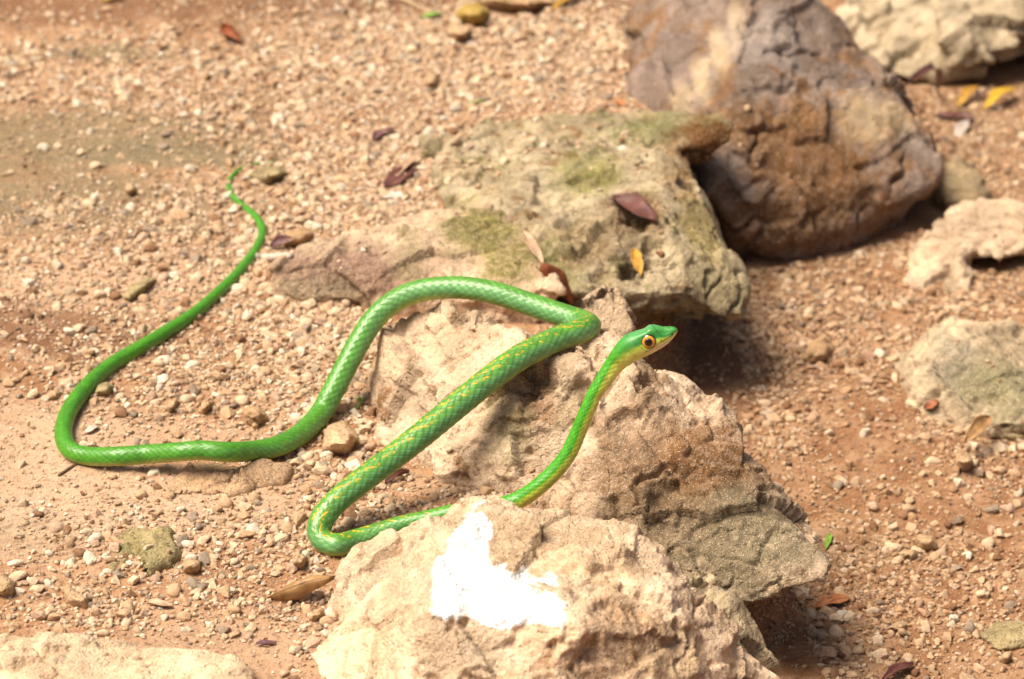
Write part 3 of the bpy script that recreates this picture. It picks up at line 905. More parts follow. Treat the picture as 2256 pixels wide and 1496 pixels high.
def build_snake():
    knots = []
    for (px, py, w) in TAIL:
        r = w * 0.5 * 1.62 / F
        p = PZ(px, py, r)
        for _ in range(3):
            dep = (p - CAM).length
            r = w * 0.5 * dep / F
            h_, n_, _on = below(p.x, p.y)
            p = PZ(px, py, max(h_.z, gz(p.x, p.y)) + r * 0.85 + LIFT.get(px, 0.0))
        knots.append((*p, r))
    for (px, py, Y, w) in BODY:
        p = PY(px, py, Y)
        r = w * 0.5 * (p - CAM).length / F
        zg = gz(p.x, p.y) + r * 0.9
        if p.z < zg:
            p = PZ(px, py, zg)
        knots.append((*p, r))
    A = catmull(knots, 24)
    A = resample(A, 0.0006)
    T = np.gradient(A[:, :3], axis=0)
    T /= np.linalg.norm(T, axis=1)[:, None]
    up = np.array([0, 0.12, 1.0])
    Dv = up - (T @ up)[:, None] * T
    Dv /= np.linalg.norm(Dv, axis=1)[:, None]
    rings = np.hstack([A[:, :3], Dv, A[:, 3:4], A[:, 3:4]])
    # head sections
    hs = []
    hup = np.array([0, math.sin(TH * 0.6), math.cos(TH * 0.6)])
    for (tp, bt, hw) in HEAD:
        a_, b_ = z3(*tp), z3(*bt)
        c = PY((a_[0] + b_[0]) / 2, (a_[1] + b_[1]) / 2, HY)
        dep = (c - CAM).length
        dx, dy = a_[0] - b_[0], b_[1] - a_[1]
        L = math.hypot(dx, dy)
        d = np.array([dx / L, 0, 0]) + hup * (dy / L)
        d /= np.linalg.norm(d)
        hs.append((*c, *d, L * 0.5 * dep / F, hw * dep / F))
    K = np.vstack([rings[-40:-8:8], np.array(hs)])
    Hd = catmull(K, 20)
    Hd = resample(Hd, 0.0005)
    n_body = len(rings) - 40
    R = np.vstack([rings[:n_body], Hd])
    # closed rounded tips
    n = len(R)
    C_, D_ = R[:, :3], R[:, 3:6]
    D_ = D_ / np.linalg.norm(D_, axis=1)[:, None]
    Tn = np.gradient(C_, axis=0)
    Tn /= np.linalg.norm(Tn, axis=1)[:, None]
    Lt = np.cross(Tn, D_)
    Lt /= np.linalg.norm(Lt, axis=1)[:, None]
    # smooth the frame along the body
    ker = np.ones(25) / 25
    for arr in (D_, Lt):
        for j in range(3):
            arr[:, j] = np.convolve(np.pad(arr[:, j], 12, 'edge'), ker, 'valid')
        arr /= np.linalg.norm(arr, axis=1)[:, None]
    NA = 96
    phi = np.linspace(-math.pi, math.pi, NA, endpoint=False)
    s = np.concatenate([[0], np.cumsum(np.linalg.norm(np.diff(C_, axis=0), axis=1))])
    ds = np.gradient(s)
    u = np.cumsum(ds / (0.78 * np.maximum(R[:, 6], 0.0008)))
    PH, U = np.meshgrid(phi, u)
    _, SS = np.meshgrid(phi, s)
    ringi = np.repeat(np.arange(n)[:, None], NA, 1)
    headk = np.clip((ringi - (n_body + 60)) / 40.0, 0, 1)      # 0 on the body, 1 on the head
    bel = math.radians(128)
    i_ = PH / bel * 8.0                                          # rows of scales
    a_ = U + i_ / 2
    b_ = U - i_ / 2
    fa, fb = a_ - np.floor(a_), b_ - np.floor(b_)
    low = np.minimum(fa, fb)
    edge = np.minimum(low, np.minimum(1 - fa, 1 - fb))
    sh = sstep(low, 0.0, 0.16) * (1 - 0.75 * (fa + fb) / 2)
    fu = U * 1.0 - np.floor(U)
    bellyk = sstep(np.abs(PH), bel - 0.03, bel + 0.03)
    sh = sh * (1 - bellyk) + bellyk * sstep(fu, 0, .15) * (1 - fu * .7)
    rad = R[:, 6][:, None]
    disp = (sh - 0.45) * 0.065 * rad * (1 - headk)
    # head: brow ridge above the eye, hollow in front of it
    hx = np.clip((ringi - n_body) / float(n - n_body - 1), 0, 1)
    eye_s = (np.linalg.norm(C_ - np.array(PY(*z3(1150, 620), HY)), axis=1)).argmin()
    de = (s - s[eye_s])[:, None]
    absd = np.degrees(np.abs(PH))
    disp = disp + 0.0011 * np.exp(-(de / 0.0042) ** 2) * np.exp(-((absd - 48) / 16) ** 2) * headk
    disp = disp - 0.0008 * np.exp(-((de - 0.0062) / 0.003) ** 2) * np.exp(-((absd - 70) / 22) ** 2) * headk
    disp = disp - 0.0010 * np.exp(-(de / 0.0040) ** 2) * np.exp(-((absd - 84) / 20) ** 2) * headk
    mouth = np.exp(-((absd - (122 - 10 * np.clip(de / .012, -1, 1))) / 3.0) ** 2) * headk * sstep(de, -.014, -.010)
    disp = disp - 0.00035 * mouth
    A_ = R[:, 6][:, None] + disp
    B_ = R[:, 7][:, None] + disp
    V = (C_[:, None, :] + D_[:, None, :] * (A_ * np.cos(PH))[:, :, None] + Lt[:, None, :] * (B_ * np.sin(PH))[:, :, None]).reshape(-1, 3)
    idx = np.arange(n * NA).reshape(n, NA)
    nxt = np.roll(idx, -1, 1)
    Fq = np.stack([idx[:-1], nxt[:-1], nxt[1:], idx[1:]], -1).reshape(-1, 4)
    V = np.vstack([V, C_[0] - Tn[0] * 0.001, C_[-1] + Tn[-1] * R[-1, 6] * 0.5])
    tip0, tip1 = n * NA, n * NA + 1
    caps = np.stack([np.full(NA, tip0), nxt[0], idx[0], idx[0]], 1)
    caps2 = np.stack([np.full(NA, tip1), idx[-1], nxt[-1], nxt[-1]], 1)
    faces = Fq.tolist() + caps[:, :3].tolist() + caps2[:, :3].tolist()
    # ---- colours of the skin
    nn = n * NA
    ad = absd.ravel()
    sv = SS.ravel()
    hk = headk.ravel()
    sc_id = _h(np.floor(a_).astype(np.int64).ravel(), np.floor(b_).astype(np.int64).ravel(), np.zeros(nn, dtype=np.int64), 3)
    rnd = (sc_id & np.uint32(1023)).astype(float) / 1023
    P3 = V[:nn]

    def lerp(c1, c2, k):
        return c1 + (np.asarray(c2) - c1) * k[:, None]

    def S_at(px, py, Y):
        return s[np.linalg.norm(C_ - np.array(PY(px, py, Y)), axis=1).argmin()]
    s_tail = S_at(330, 1000, -.13)
    s_bend = S_at(1297, 720, -.104)
    s_low = S_at(825, 1175, -.227)
    s_neck = S_at(1144, 1101, -.222)
    backg = np.tile(np.array((0.062, 0.235, 0.007)), (nn, 1))
    colr = backg
    mid = sstep(sv, s_tail - .05, s_tail + .25) * (1 - sstep(sv, s_neck - .1, s_neck))
    colr = lerp(colr, (0.095, 0.265, 0.032), 0.85 * mid)
    colr = lerp(colr, (0.135, 0.325, 0.100), sstep(ad, 38, 72) * mid * 0.9)
    colr = lerp(colr, (0.065, 0.32, 0.018), sstep(ad, 60, 95) * (1 - mid) * 0.6)
    colr = lerp(colr, (0.24, 0.37, 0.055), sstep(ad, 98, 122))
    colr = lerp(colr, (0.42, 0.44, 0.12), sstep(ad, 122, 140))
    neck = sstep(sv, s_neck - .06, s_neck + .02)
    colr = lerp(colr, (0.060, 0.320, 0.008), neck * (1 - sstep(ad, 58, 80)))
    colr = lerp(colr, (0.42, 0.50, 0.045), neck * sstep(ad, 64, 82))
    colr = lerp(colr, (0.80, 0.80, 0.17), neck * sstep(ad, 80, 104) * (0.55 + 0.45 * sstep(sv, s_neck, s_neck + .09)))
    colr *= (0.82 + 0.36 * rnd)[:, None]
    ed = edge.ravel()
    line = (1 - sstep(ed, 0.02, 0.11)) * (1 - hk) * (ad < 128) * (1 - 0.75 * neck * sstep(ad, 70, 90))
    colr = lerp(colr, (0.010, 0.085, 0.012), line * 0.55 * (1 - sstep(ad, 100, 128) * .6))
    pale = sstep(low.ravel(), 0.05, 0.10) * (1 - sstep(low.ravel(), 0.14, 0.22)) * mid * sstep(ad, 35, 60) * (1 - hk)
    colr = lerp(colr, (0.25, 0.52, 0.36), pale * 0.22)
    # orange flecks on the skin between the back scales, in slanting bars
    reg = sstep(sv, s_bend - .03, s_bend + .01) * (1 - sstep(sv, s_low - .02, s_low + .06))
    ub = (U.ravel() - 0.9 * i_.ravel()) / 2.4
    bar = ((ub + 0.12 * fbm(P3, 0.01, 2, 90)) % 1.0) < 0.40
    fl = (np.minimum(fa, fb).ravel() < 0.17) & bar & (rnd > 0.25)
    fl = fl * reg * (1 - sstep(np.abs(np.degrees(PH.ravel()) + 2), 34, 48))
    colr = lerp(colr, (0.85, 0.36, 0.005), fl * 1.0)
    # head: green cap, darker streak through the eye, yellow cheek, cream chin
    hc = np.tile(np.array((0.045, 0.25, 0.040)), (nn, 1))
    der = np.repeat(de, NA, 1).ravel()
    hc = lerp(hc, (0.09, 0.27, 0.10), np.exp(-(der / 0.006) ** 2) * (1 - sstep(ad, 20, 45)))
    lip = 88 + 16 * sstep(der, -0.004, 0.010)
    hc = lerp(hc, (0.012, 0.15, 0.030), np.exp(-((ad - (lip - 14)) / 11) ** 2) * 0.8)
    hc = lerp(hc, (0.40, 0.50, 0.04), sstep(ad, lip - 8, lip + 5))
    hc = lerp(hc, (0.74, 0.74, 0.17), sstep(ad, lip + 4, lip + 24))
    hc = lerp(hc, (0.85, 0.70, 0.46), sstep(ad, lip + 26, lip + 46) * sstep(der, -0.012, 0.004))
    hc = lerp(hc, (0.20, 0.16, 0.05), mouth.ravel() * 0.5)
    # seams between the head shields
    for (s0_, w_, a0, a1) in ((-.0072, .00022, 0, 90), (.0046, .00022, 0, 92), (-.0125, .00022, 60, 120), (-.0020, .0002, 92, 120), (-.0068, .0002, 92, 124), (.0030, .0002, 96, 124), (.0080, .0002, 100, 124), (.0105, .0002, 0, 100)):
        seam = np.exp(-((der - s0_ - 0.00002 * (ad - 60)) / w_) ** 2) * (ad > a0) * (ad < a1)
        hc = lerp(hc, (0.006, 0.06, 0.010), seam * 0.85)
    seam = np.exp(-((ad - 58) / 1.6) ** 2) * (np.abs(der + .010) < .0065)
    hc = lerp(hc, (0.006, 0.06, 0.010), seam * 0.85)
    colr = colr * (1 - hk[:, None]) + hc * hk[:, None]
    me = bpy.data.meshes.new('snake')
    me.vertices.add(len(V))
    org = np.array([C_[:, 0].mean(), C_[:, 1].mean(), 0.0])
    me.vertices.foreach_set('co', (V - org).astype(np.float32).ravel())
    nq, nt = len(Fq), 2 * NA
    li = np.concatenate([Fq.ravel(), caps[:, :3].ravel(), caps2[:, :3].ravel()]).astype(np.int32)
    me.loops.add(len(li))
    me.loops.foreach_set('vertex_index', li)
    me.polygons.add(nq + nt)
    me.polygons.foreach_set('loop_start', np.concatenate([np.arange(nq) * 4, nq * 4 + np.arange(nt) * 3]).astype(np.int32))
    me.update(calc_edges=True)
    me.validate()
    smooth(me)
    at = me.color_attributes.new('skin', 'FLOAT_COLOR', 'POINT')
    c4 = np.ones((len(V), 4), dtype=np.float32)
    c4[:nn, :3] = np.clip(colr, 0, 1)
    c4[nn] = (*colr[0], 1)
    c4[nn + 1] = (*colr[-1], 1)
    at.data.foreach_set('color', c4.ravel())
    t = NT('snake_skin')
    ca = t.n('ShaderNodeVertexColor', layer_name='skin')
    o = t.obj()
    n_ = t.noise(o, 420, 3, 0.5)
    c = t.mix(t.math('MULTIPLY', t.ramp(n_, 0.35, 0.7), 0.25), ca.outputs[0], t.mix(1.0, ca.outputs[0], (0.7, 0.75, 0.7), 'MULTIPLY'))
    t.l(c, t.b.inputs['Base Color'])
    t.b.inputs['Roughness'].default_value = 0.38
    t.b.inputs['Specular IOR Level'].default_value = 0.5
    t.b.inputs['Coat Weight'].default_value = 0.06
    t.b.inputs['Coat Roughness'].default_value = 0.22
    t.l(t.bump(t.noise(o, 1500, 2, 0.5), 0.0002, 0.4), t.b.inputs['Normal'])
    sn = link('snake', me, t.m, loc=org, label='slender bright green snake with raised head and golden eye', category='snake')
    # ---- eyes, nostrils
    gold = NT('iris_gold')
    oc = gold.obj()
    sp_ = gold.n('ShaderNodeSeparateXYZ')
    gold.l(oc, sp_.inputs[0])
    rr = gold.math('SQRT', gold.math('ADD', gold.math('POWER', sp_.outputs[0], 2.0), gold.math('POWER', sp_.outputs[1], 2.0)))
    ER = 0.0037
    k = gold.noise(oc, 1400, 3, 0.6)
    cc = gold.mix(gold.ramp(k, 0.35, 0.65), (0.72, 0.34, 0.02), (0.50, 0.20, 0.012))
    cc = gold.mix(gold.ramp(rr, ER * 0.52, ER * 0.62), (0.20, 0.07, 0.01), cc)
    cc = gold.mix(gold.ramp(rr, ER * 0.80, ER * 0.88), cc, (0.008, 0.008, 0.006))
    gold.l(cc, gold.b.inputs['Base Color'])
    gold.b.inputs['Roughness'].default_value = 0.12
    gold.b.inputs['Coat Weight'].default_value = 1.0
    gold.b.inputs['Coat Roughness'].default_value = 0.03
    black = plain('pupil_black', (0.004, 0.004, 0.004), 0.05, 0.6, 0.1, 900, 0)
    dark = plain('nostril_black', (0.01, 0.014, 0.008), 0.5, 0.3, 0.1, 900, 0)

    def cap(radius, bulge, frac=1.0, rings_=10, seg=40):
        vs, fs = [(0, 0, bulge)], []
        for r_ in range(1, rings_ + 1):
            q = r_ / rings_ * frac
            for k_ in range(seg):
                an = 2 * math.pi * k_ / seg
                vs.append((radius * q * math.cos(an), radius * q * math.sin(an), bulge * math.sqrt(max(0, 1 - (q * .98) ** 2))))
        for k_ in range(seg):
            fs.append((0, 1 + k_, 1 + (k_ + 1) % seg))
        for r_ in range(rings_ - 1):
            for k_ in range(seg):
                a0 = 1 + r_ * seg + k_
                a1 = 1 + r_ * seg + (k_ + 1) % seg
                fs.append((a0, a0 + seg, a1 + seg, a1))
        # close the back
        last = 1 + (rings_ - 1) * seg
        vs.append((0, 0, -bulge * 0.5))
        for k_ in range(seg):
            fs.append((last + k_, len(vs) - 1, last + (k_ + 1) % seg))
        return vs, fs

    e_c, e_d, e_l = C_[eye_s], D_[eye_s], Lt[eye_s]
    epix = PY(*z3(1100, 663), HY)
    off2d = np.array(epix) - e_c
    along = off2d - (off2d @ e_l) * e_l
    for sd in (1, -1):
        zax = e_l * sd
        xax = Tn[eye_s] - (Tn[eye_s] @ zax) * zax
        xax /= np.linalg.norm(xax)
        yax = np.cross(zax, xax)
        vs, fs = cap(ER, 0.0021)
        me_e = mesh_from('eye', vs, fs)
        smooth(me_e)
        eye = link('eye', me_e, gold.m)
        hgt = (along @ e_d)
        surf = R[eye_s, 7] * math.sqrt(max(0.05, 1 - (hgt / R[eye_s, 6]) ** 2))
        pos = e_c + along + zax * (surf - 0.0008)
        Mx = Matrix(((xax[0], yax[0], zax[0], pos[0]), (xax[1], yax[1], zax[1], pos[1]), (xax[2], yax[2], zax[2], pos[2]), (0, 0, 0, 1)))
        eye.parent = sn
        eye.matrix_parent_inverse = Matrix.Translation(-Vector(org))
        eye.matrix_basis = Mx
        eye['label'] = 'golden eye with a round black pupil'
        vs, fs = cap(ER * 0.46, 0.0006)
        me_p = mesh_from('pupil', [(a0, b0, c0 + 0.0018) for (a0, b0, c0) in vs], fs)
        smooth(me_p)
        link('pupil', me_p, black, parent=eye)
        npx = np.array(PY(*z3(1605, 530), HY))
        ns = np.linalg.norm(C_ - npx, axis=1).argmin()
        vs, fs = cap(0.00055, 0.0003, seg=16, rings_=4)
        me_n = mesh_from('nostril', vs, fs)
        al = npx - C_[ns]
        al = al - (al @ Lt[ns]) * Lt[ns]
        sf = R[ns, 7] * math.sqrt(max(0.05, 1 - ((al @ D_[ns]) / R[ns, 6]) ** 2))
        pos = C_[ns] + al + zax * (sf - 0.00002)
        nos = link('nostril', me_n, dark)
        nos.parent = sn
        nos.matrix_parent_inverse = Matrix.Translation(-Vector(org))
        nos.matrix_basis = Matrix(((xax[0], yax[0], zax[0], pos[0]), (xax[1], yax[1], zax[1], pos[1]), (xax[2], yax[2], zax[2], pos[2]), (0, 0, 0, 1)))
    return sn, C_, R[:, 6]


snake, SN_C, SN_R = build_snake()


# ------------------------------------------------------------------ fallen leaves
def leaf_material(name, colr, second, trans=0.15):
    t = NT(name)
    v = t.obj()
    n = t.noise(v, 160, 6, 0.65, 0.4)
    n2 = t.noise(v, 700, 4, 0.6)
    c = t.mix(t.ramp(n, 0.38, 0.66), colr, second)
    c = t.mix(t.math('MULTIPLY', t.ramp(n2, 0.55, 0.72), 0.5), c, tuple(x * 0.45 for x in colr))
    t.l(c, t.b.inputs['Base Color'])
    t.b.inputs['Roughness'].default_value = 0.5
    t.b.inputs['Specular IOR Level'].default_value = 0.4
    t.l(t.bump(n2, 0.0006, 0.6), t.b.inputs['Normal'])
    return t.m


LEAF = {'maroon': leaf_material('maroon_leaf', (0.085, 0.028, 0.022), (0.14, 0.05, 0.035)),
        'purple': leaf_material('purple_leaf', (0.105, 0.045, 0.05), (0.17, 0.08, 0.07)),
        'rust': leaf_material('rust_leaf', (0.30, 0.095, 0.03), (0.17, 0.045, 0.02)),
        'orange': leaf_material('orange_leaf', (0.42, 0.17, 0.06), (0.34, 0.11, 0.03)),
        'tan': leaf_material('tan_leaf', (0.36, 0.20, 0.075), (0.23, 0.12, 0.045)),
        'buff': leaf_material('buff_leaf', (0.46, 0.31, 0.19), (0.36, 0.22, 0.13)),
        'yellow': leaf_material('yellow_leaf', (0.55, 0.33, 0.02), (0.42, 0.25, 0.03)),
        'ochre': leaf_material('ochre_leaf', (0.48, 0.26, 0.03), (0.33, 0.17, 0.03)),
        'green': leaf_material('green_leaf', (0.20, 0.33, 0.04), (0.15, 0.25, 0.03)),
        'silver': leaf_material('silver_leaf', (0.55, 0.46, 0.38), (0.44, 0.36, 0.29))}


def leaf(p0, p1, width, kind, label, curl=0.25, bend=0.12, twist=0.0, lift=(0.0, 0.0), cut=None, seed=0):
    """a dry leaf from its stalk end p0 to its tip p1 (pixels); width in pixels"""
    a, na = hit(*p0)
    b, nb = hit(*p1)
    a = a + Vector((0, 0, 0.0012 + lift[0]))
    b = b + Vector((0, 0, 0.0012 + lift[1]))
    L = (b - a).length
    wd = width * (a - CAM).length / F * 0.5
    x = (b - a).normalized()
    nrm = (na + nb + Vector((0, 0, 0.8))).normalized()
    if twist:
        nrm = Matrix.Rotation(twist, 3, x) @ nrm
    y = nrm.cross(x).normalized()
    z = x.cross(y).normalized()
    r = random.Random(seed + int(p0[0] * 7 + p0[1]))
    NX, NY = 22, 10
    ph = r.uniform(0, 6)
    top, bot = [], []
    for i in range(NX + 1):
        t = i / NX
        w = wd * max(0.03, math.sin(math.pi * min(1, t ** 0.85)) ** 0.75) if cut is None else wd * max(0.05, math.sin(math.pi * (0.12 + 0.76 * t) ** 0.85) ** 0.6)
        for j in range(NY + 1):
            q = -1 + 2 * j / NY
            zz = curl * wd * (q * q) * (1 + 0.4 * math.sin(5 * t + ph)) + bend * L * math.sin(math.pi * t) + 0.06 * wd * math.sin(11 * t + 3 * q + ph)
            ww = w * (1 + 0.07 * math.sin(17 * t + ph + (2 if q > 0 else 0)))
            p = Vector((t * L, q * ww * math.cos(curl * 0.5 * abs(q)), zz))
            top.append(p)
            bot.append(p - Vector((0, 0, 0.00035)))
    n = (NX + 1) * (NY + 1)
    fs = []
    for i in range(NX):
        for j in range(NY):
            k = i * (NY + 1) + j
            fs.append((k, k + NY + 1, k + NY + 2, k + 1))
            fs.append((n + k, n + k + 1, n + k + NY + 2, n + k + NY + 1))
    for i in range(NX):
        for j in (0, NY):
            k = i * (NY + 1) + j
            fs.append((k, k + NY + 1, n + k + NY + 1, n + k) if j else (k, n + k, n + k + NY + 1, k + NY + 1))
    me = mesh_from('leaf', [tuple(v) for v in top + bot], fs)
    smooth(me)
    o = link('leaf', me, LEAF[kind], label=label, category='leaf')
    M4 = Matrix((x, y, z)).transposed().to_4x4()
    M4.translation = a
    o.matrix_world = M4
    # the midrib stands proud of the blade
    ring = []
    f2 = []
    for i in range(NX + 1):
        c = top[i * (NY + 1) + NY // 2]
        rr = 0.05 * wd * (1.1 - 0.8 * i / NX)
        for k in range(5):
            an = 2 * math.pi * k / 5
            ring.append((c.x - (0.10 * L if i == 0 else 0), c.y + rr * math.cos(an), c.z + 0.0001 + rr * math.sin(an)))
    for i in range(NX):
        for k in range(5):
            f2.append((i * 5 + k, i * 5 + (k + 1) % 5, i * 5 + 5 + (k + 1) % 5, i * 5 + 5 + k))
    m2 = mesh_from('midrib', ring, f2)
    smooth(m2)
    link('midrib', m2, LEAF[kind], parent=o)
    return o


leaf((588, 1322), (738, 1272), 46, 'tan', 'curled tan leaf lying on the soil next to the white marked rock', curl=-0.9, bend=0.10, twist=0.5)
leaf((1350, 446), (1446, 498), 62, 'maroon', 'curled dark red brown leaf resting in a hollow of the big mossy rock', curl=0.45, bend=0.05, twist=-0.15)
leaf((1188, 614), (1262, 680), 44, 'rust', 'folded rust red leaf standing behind the upper loop of the snake', curl=0.9, bend=0.05, twist=-0.9, lift=(.004, .0))
leaf((1396, 556), (1412, 615), 26, 'ochre', 'narrow yellow ochre leaf in a dark pit of the mossy rock', curl=0.4, bend=0.05)
leaf((1152, 515), (1196, 588), 26, 'buff', 'pale buff leaf stuck between the low rock and the big mossy rock', curl=0.3, bend=0.04)
leaf((596, 548), (652, 532), 26, 'purple', 'small dark purple leaf on gravel at the tip of the low smooth rock', curl=0.5, bend=0.15)
leaf((822, 318), (868, 290), 30, 'purple', 'shiny dark purple leaf on the gravel at the far side of the big mossy rock', curl=0.4, bend=0.1)
leaf((848, 418), (918, 372), 44, 'maroon', 'broad reddish brown leaf flat on the gravel between low and big mossy rock', curl=0.2, bend=0.05)
leaf((842, 430), (888, 444), 38, 'silver', 'pale bleached leaf overlapping the broad reddish brown leaf', curl=0.15, bend=0.05)
leaf((866, 400), (934, 338), 22, 'buff', 'thin brownish pink leaf leading from the broad reddish leaf towards the big mossy rock', curl=0.3, bend=0.06)
leaf((1870, 1322), (1796, 1346), 40, 'orange', 'pale orange leaf lying at the foot of the earth bank', curl=0.25, bend=0.08)
leaf((2012, 1468), (1940, 1510), 26, 'maroon', 'dark red leaf lying on the lower soil past the pale orange leaf', curl=0.5, bend=0.1)
leaf((2176, 952), (2122, 996), 34, 'tan', 'tan leaf leaning over the pale pinkish stone', curl=0.4, bend=0.12, lift=(.008, .004))
leaf((2152, 276), (2060, 262), 34, 'maroon', 'dark red leaf on gravel beside the shoulder of the dark boulder', curl=0.4, bend=0.12)
leaf((2152, 212), (2108, 244), 24, 'ochre', 'small orange yellow leaf near the pale back boulder', curl=0.4, bend=0.12, lift=(.006, 0))
leaf((2234, 216), (2168, 248), 30, 'yellow', 'bright yellow leaf on the gravel below the pale back boulder', curl=0.35, bend=0.12, lift=(.006, 0))
leaf((2062, 208), (1985, 198), 22, 'maroon', 'dark reddish leaf in the shade under the pale back boulder', curl=0.4, bend=0.1)
leaf((564, 1424), (610, 1420), 17, 'purple', 'tiny purple leaf flat beside the flat grey stained rock', curl=0.3, bend=0.05)
leaf((324, 1334), (382, 1342), 22, 'buff', 'small pale curved leaf on the bare soil', curl=0.4, bend=0.08)
leaf((806, 872), (780, 912), 13, 'green', 'tiny yellow green leaf between gravel and the snake rock', curl=0.3, bend=0.05)
leaf((1034, 232), (1072, 226), 11, 'green', 'small fresh green leaf scrap on the far gravel', curl=0.3, bend=0.05)
leaf((1218, 28), (1292, -4), 26, 'ochre', 'orange yellow leaf at the far edge of the gravel', curl=0.35, bend=0.1)
leaf((226, 6), (276, -2), 20, 'yellow', 'lone yellow leaf on the dark far soil of the path', curl=0.3, bend=0.1)
leaf((494, 66), (540, 104), 34, 'rust', 'curled rust brown leaf like a shell on the far gravel', curl=1.1, bend=0.1, twist=0.6)
leaf((848, 1072), (902, 1046), 22, 'maroon', 'crumpled dark brown leaf bits between the snake and the snake rock', curl=0.8, bend=0.1)
leaf((575, 1200), (642, 1184), 20, 'purple', 'flat greyish purple leaf flake outside the lowest snake bend', curl=0.2, bend=0.04)
leaf((930, 42), (975, 36), 18, 'green', 'faded green leaf scrap near the far stick', curl=0.3, bend=0.06)
leaf((1355, 225), (1376, 240), 18, 'orange', 'small orange leaf scrap where the mossy rock meets the dark boulder', curl=0.3, bend=0.06)
leaf((2068, 888), (2036, 906), 22, 'rust', 'rust coloured leaf scrap among pebbles at the blocky grey rock', curl=0.3, bend=0.1)
leaf((2105, 310), (2132, 285), 26, 'silver', 'white bleached leaf chip on gravel near a dark red leaf', curl=0.2, bend=0.1, lift=(0, .006))
leaf((188, 958), (218, 944), 16, 'silver', 'white papery flake inside the wide tail curve', curl=0.2, bend=0.1)
leaf((1830, 1180), (1818, 1216), 14, 'green', 'tiny yellow green leaf touching the outer corner of the snake rock', curl=0.2, bend=0.05)


# ------------------------------------------------------------------ twigs
def twig(name, pix, rad, mat, label, category='twig', lift=0.0):
    P = []
    for (a, b) in pix:
        h_, _ = hit(a, b)
        P.append((h_.x, h_.y, h_.z + rad * 0.7 + lift))
    A = resample(catmull(P, 12), 0.0012)
    T = np.gradient(A, axis=0)
    T /= np.linalg.norm(T, axis=1)[:, None]
    sd = np.cross(T, np.array([0, 0, 1.0]))
    sd /= np.linalg.norm(sd, axis=1)[:, None]
    upv = np.cross(sd, T)
    base = A.mean(0)
    vs, fs = [], []
    n = len(A)
    for i in range(n):
        rr = rad * (0.75 + 0.35 * math.sin(i * 0.9) * 0.3 + 0.25 * (1 - i / n))
        for k in range(8):
            an = 2 * math.pi * k / 8
            vs.append(tuple(A[i] - base + sd[i] * rr * math.cos(an) + upv[i] * rr * math.sin(an)))
    for i in range(n - 1):
        for k in range(8):
            fs.append((i * 8 + k, i * 8 + (k + 1) % 8, i * 8 + 8 + (k + 1) % 8, i * 8 + 8 + k))
    fs.append(tuple(range(7, -1, -1)))
    fs.append(tuple(range((n - 1) * 8, n * 8)))
    me = mesh_from(name, vs, fs)
    smooth(me)
    return link(name, me, mat, loc=base, label=label, category=category)


bark = plain('bark', (0.16, 0.095, 0.055), 0.85, 0.2, 0.3, 500)
pale_bark = plain('pale_bark', (0.55, 0.45, 0.36), 0.8, 0.2, 0.25, 400)
stick_m = plain('stick_wood', (0.40, 0.27, 0.16), 0.8, 0.2, 0.3, 300)
twig('twig', [(130, 1050), (150, 1036), (184, 1016)], 0.0009, bark, 'thin dark twig poking out below the front loop of the snake')
twig('twig', [(866, -6), (905, 12), (952, 36)], 0.0026, stick_m, 'straight brown stick lying at the far edge of the gravel')
twig('twig', [(556, 572), (590, 574), (640, 570)], 0.0026, pale_bark, 'pale bleached stick between the tail and the low rock')

# ------------------------------------------------------------------ gravel
def pebble_mesh(k):
    bm = bmesh.new()
    bmesh.ops.create_icosphere(bm, subdivisions=2, radius=1.0)
    v = np.array([tuple(a.co) for a in bm.verts])
    r = np.random.default_rng(900 + k)
    ax = np.array([1.0, r.uniform(0.68, 0.95), r.uniform(0.48, 0.75)])
    for _ in range(11):
        nrm = r.normal(size=3)
        nrm /= np.linalg.norm(nrm)
        d = r.uniform(0.42, 0.80)
        over = np.maximum(0, v @ nrm - d)
        v = v - over[:, None] * nrm * 0.98
    nn_ = v / np.linalg.norm(v, axis=1)[:, None]
    v = v + nn_ * (0.09 * fbm(v + k * 5, 0.6, 3, 900 + k))[:, None]
    v = v / np.abs(v).max() * ax
    for a, c in zip(bm.verts, v):
        a.co = c
    me = bpy.data.meshes.new('pebble')
    bm.to_mesh(me)
    bm.free()
    smooth(me, k % 3 == 0)
    return me


def pebble_material(name, colr=None):
    t = NT(name)
    v = t.obj()
    n = t.noise(v, 2.2, 4, 0.6)
    n2 = t.noise(v, 9, 3, 0.6)
    if colr is None:
        at = t.n('ShaderNodeAttribute', attribute_type='INSTANCER', attribute_name='tint')
        base = at.outputs['Color']
    else:
        rgb = t.n('ShaderNodeRGB')
        rgb.outputs[0].default_value = (*colr, 1)
        base = rgb.outputs[0]
    c = t.mix(t.math('MULTIPLY', t.ramp(n, 0.35, 0.68), 0.45), base, t.mix(1.0, base, (0.62, 0.52, 0.44), 'MULTIPLY'))
    t.l(c, t.b.inputs['Base Color'])
    t.b.inputs['Roughness'].default_value = 0.85
    t.b.inputs['Specular IOR Level'].default_value = 0.25
    t.l(t.bump(n2, 0.10, 0.5), t.b.inputs['Normal'])
    return t.m


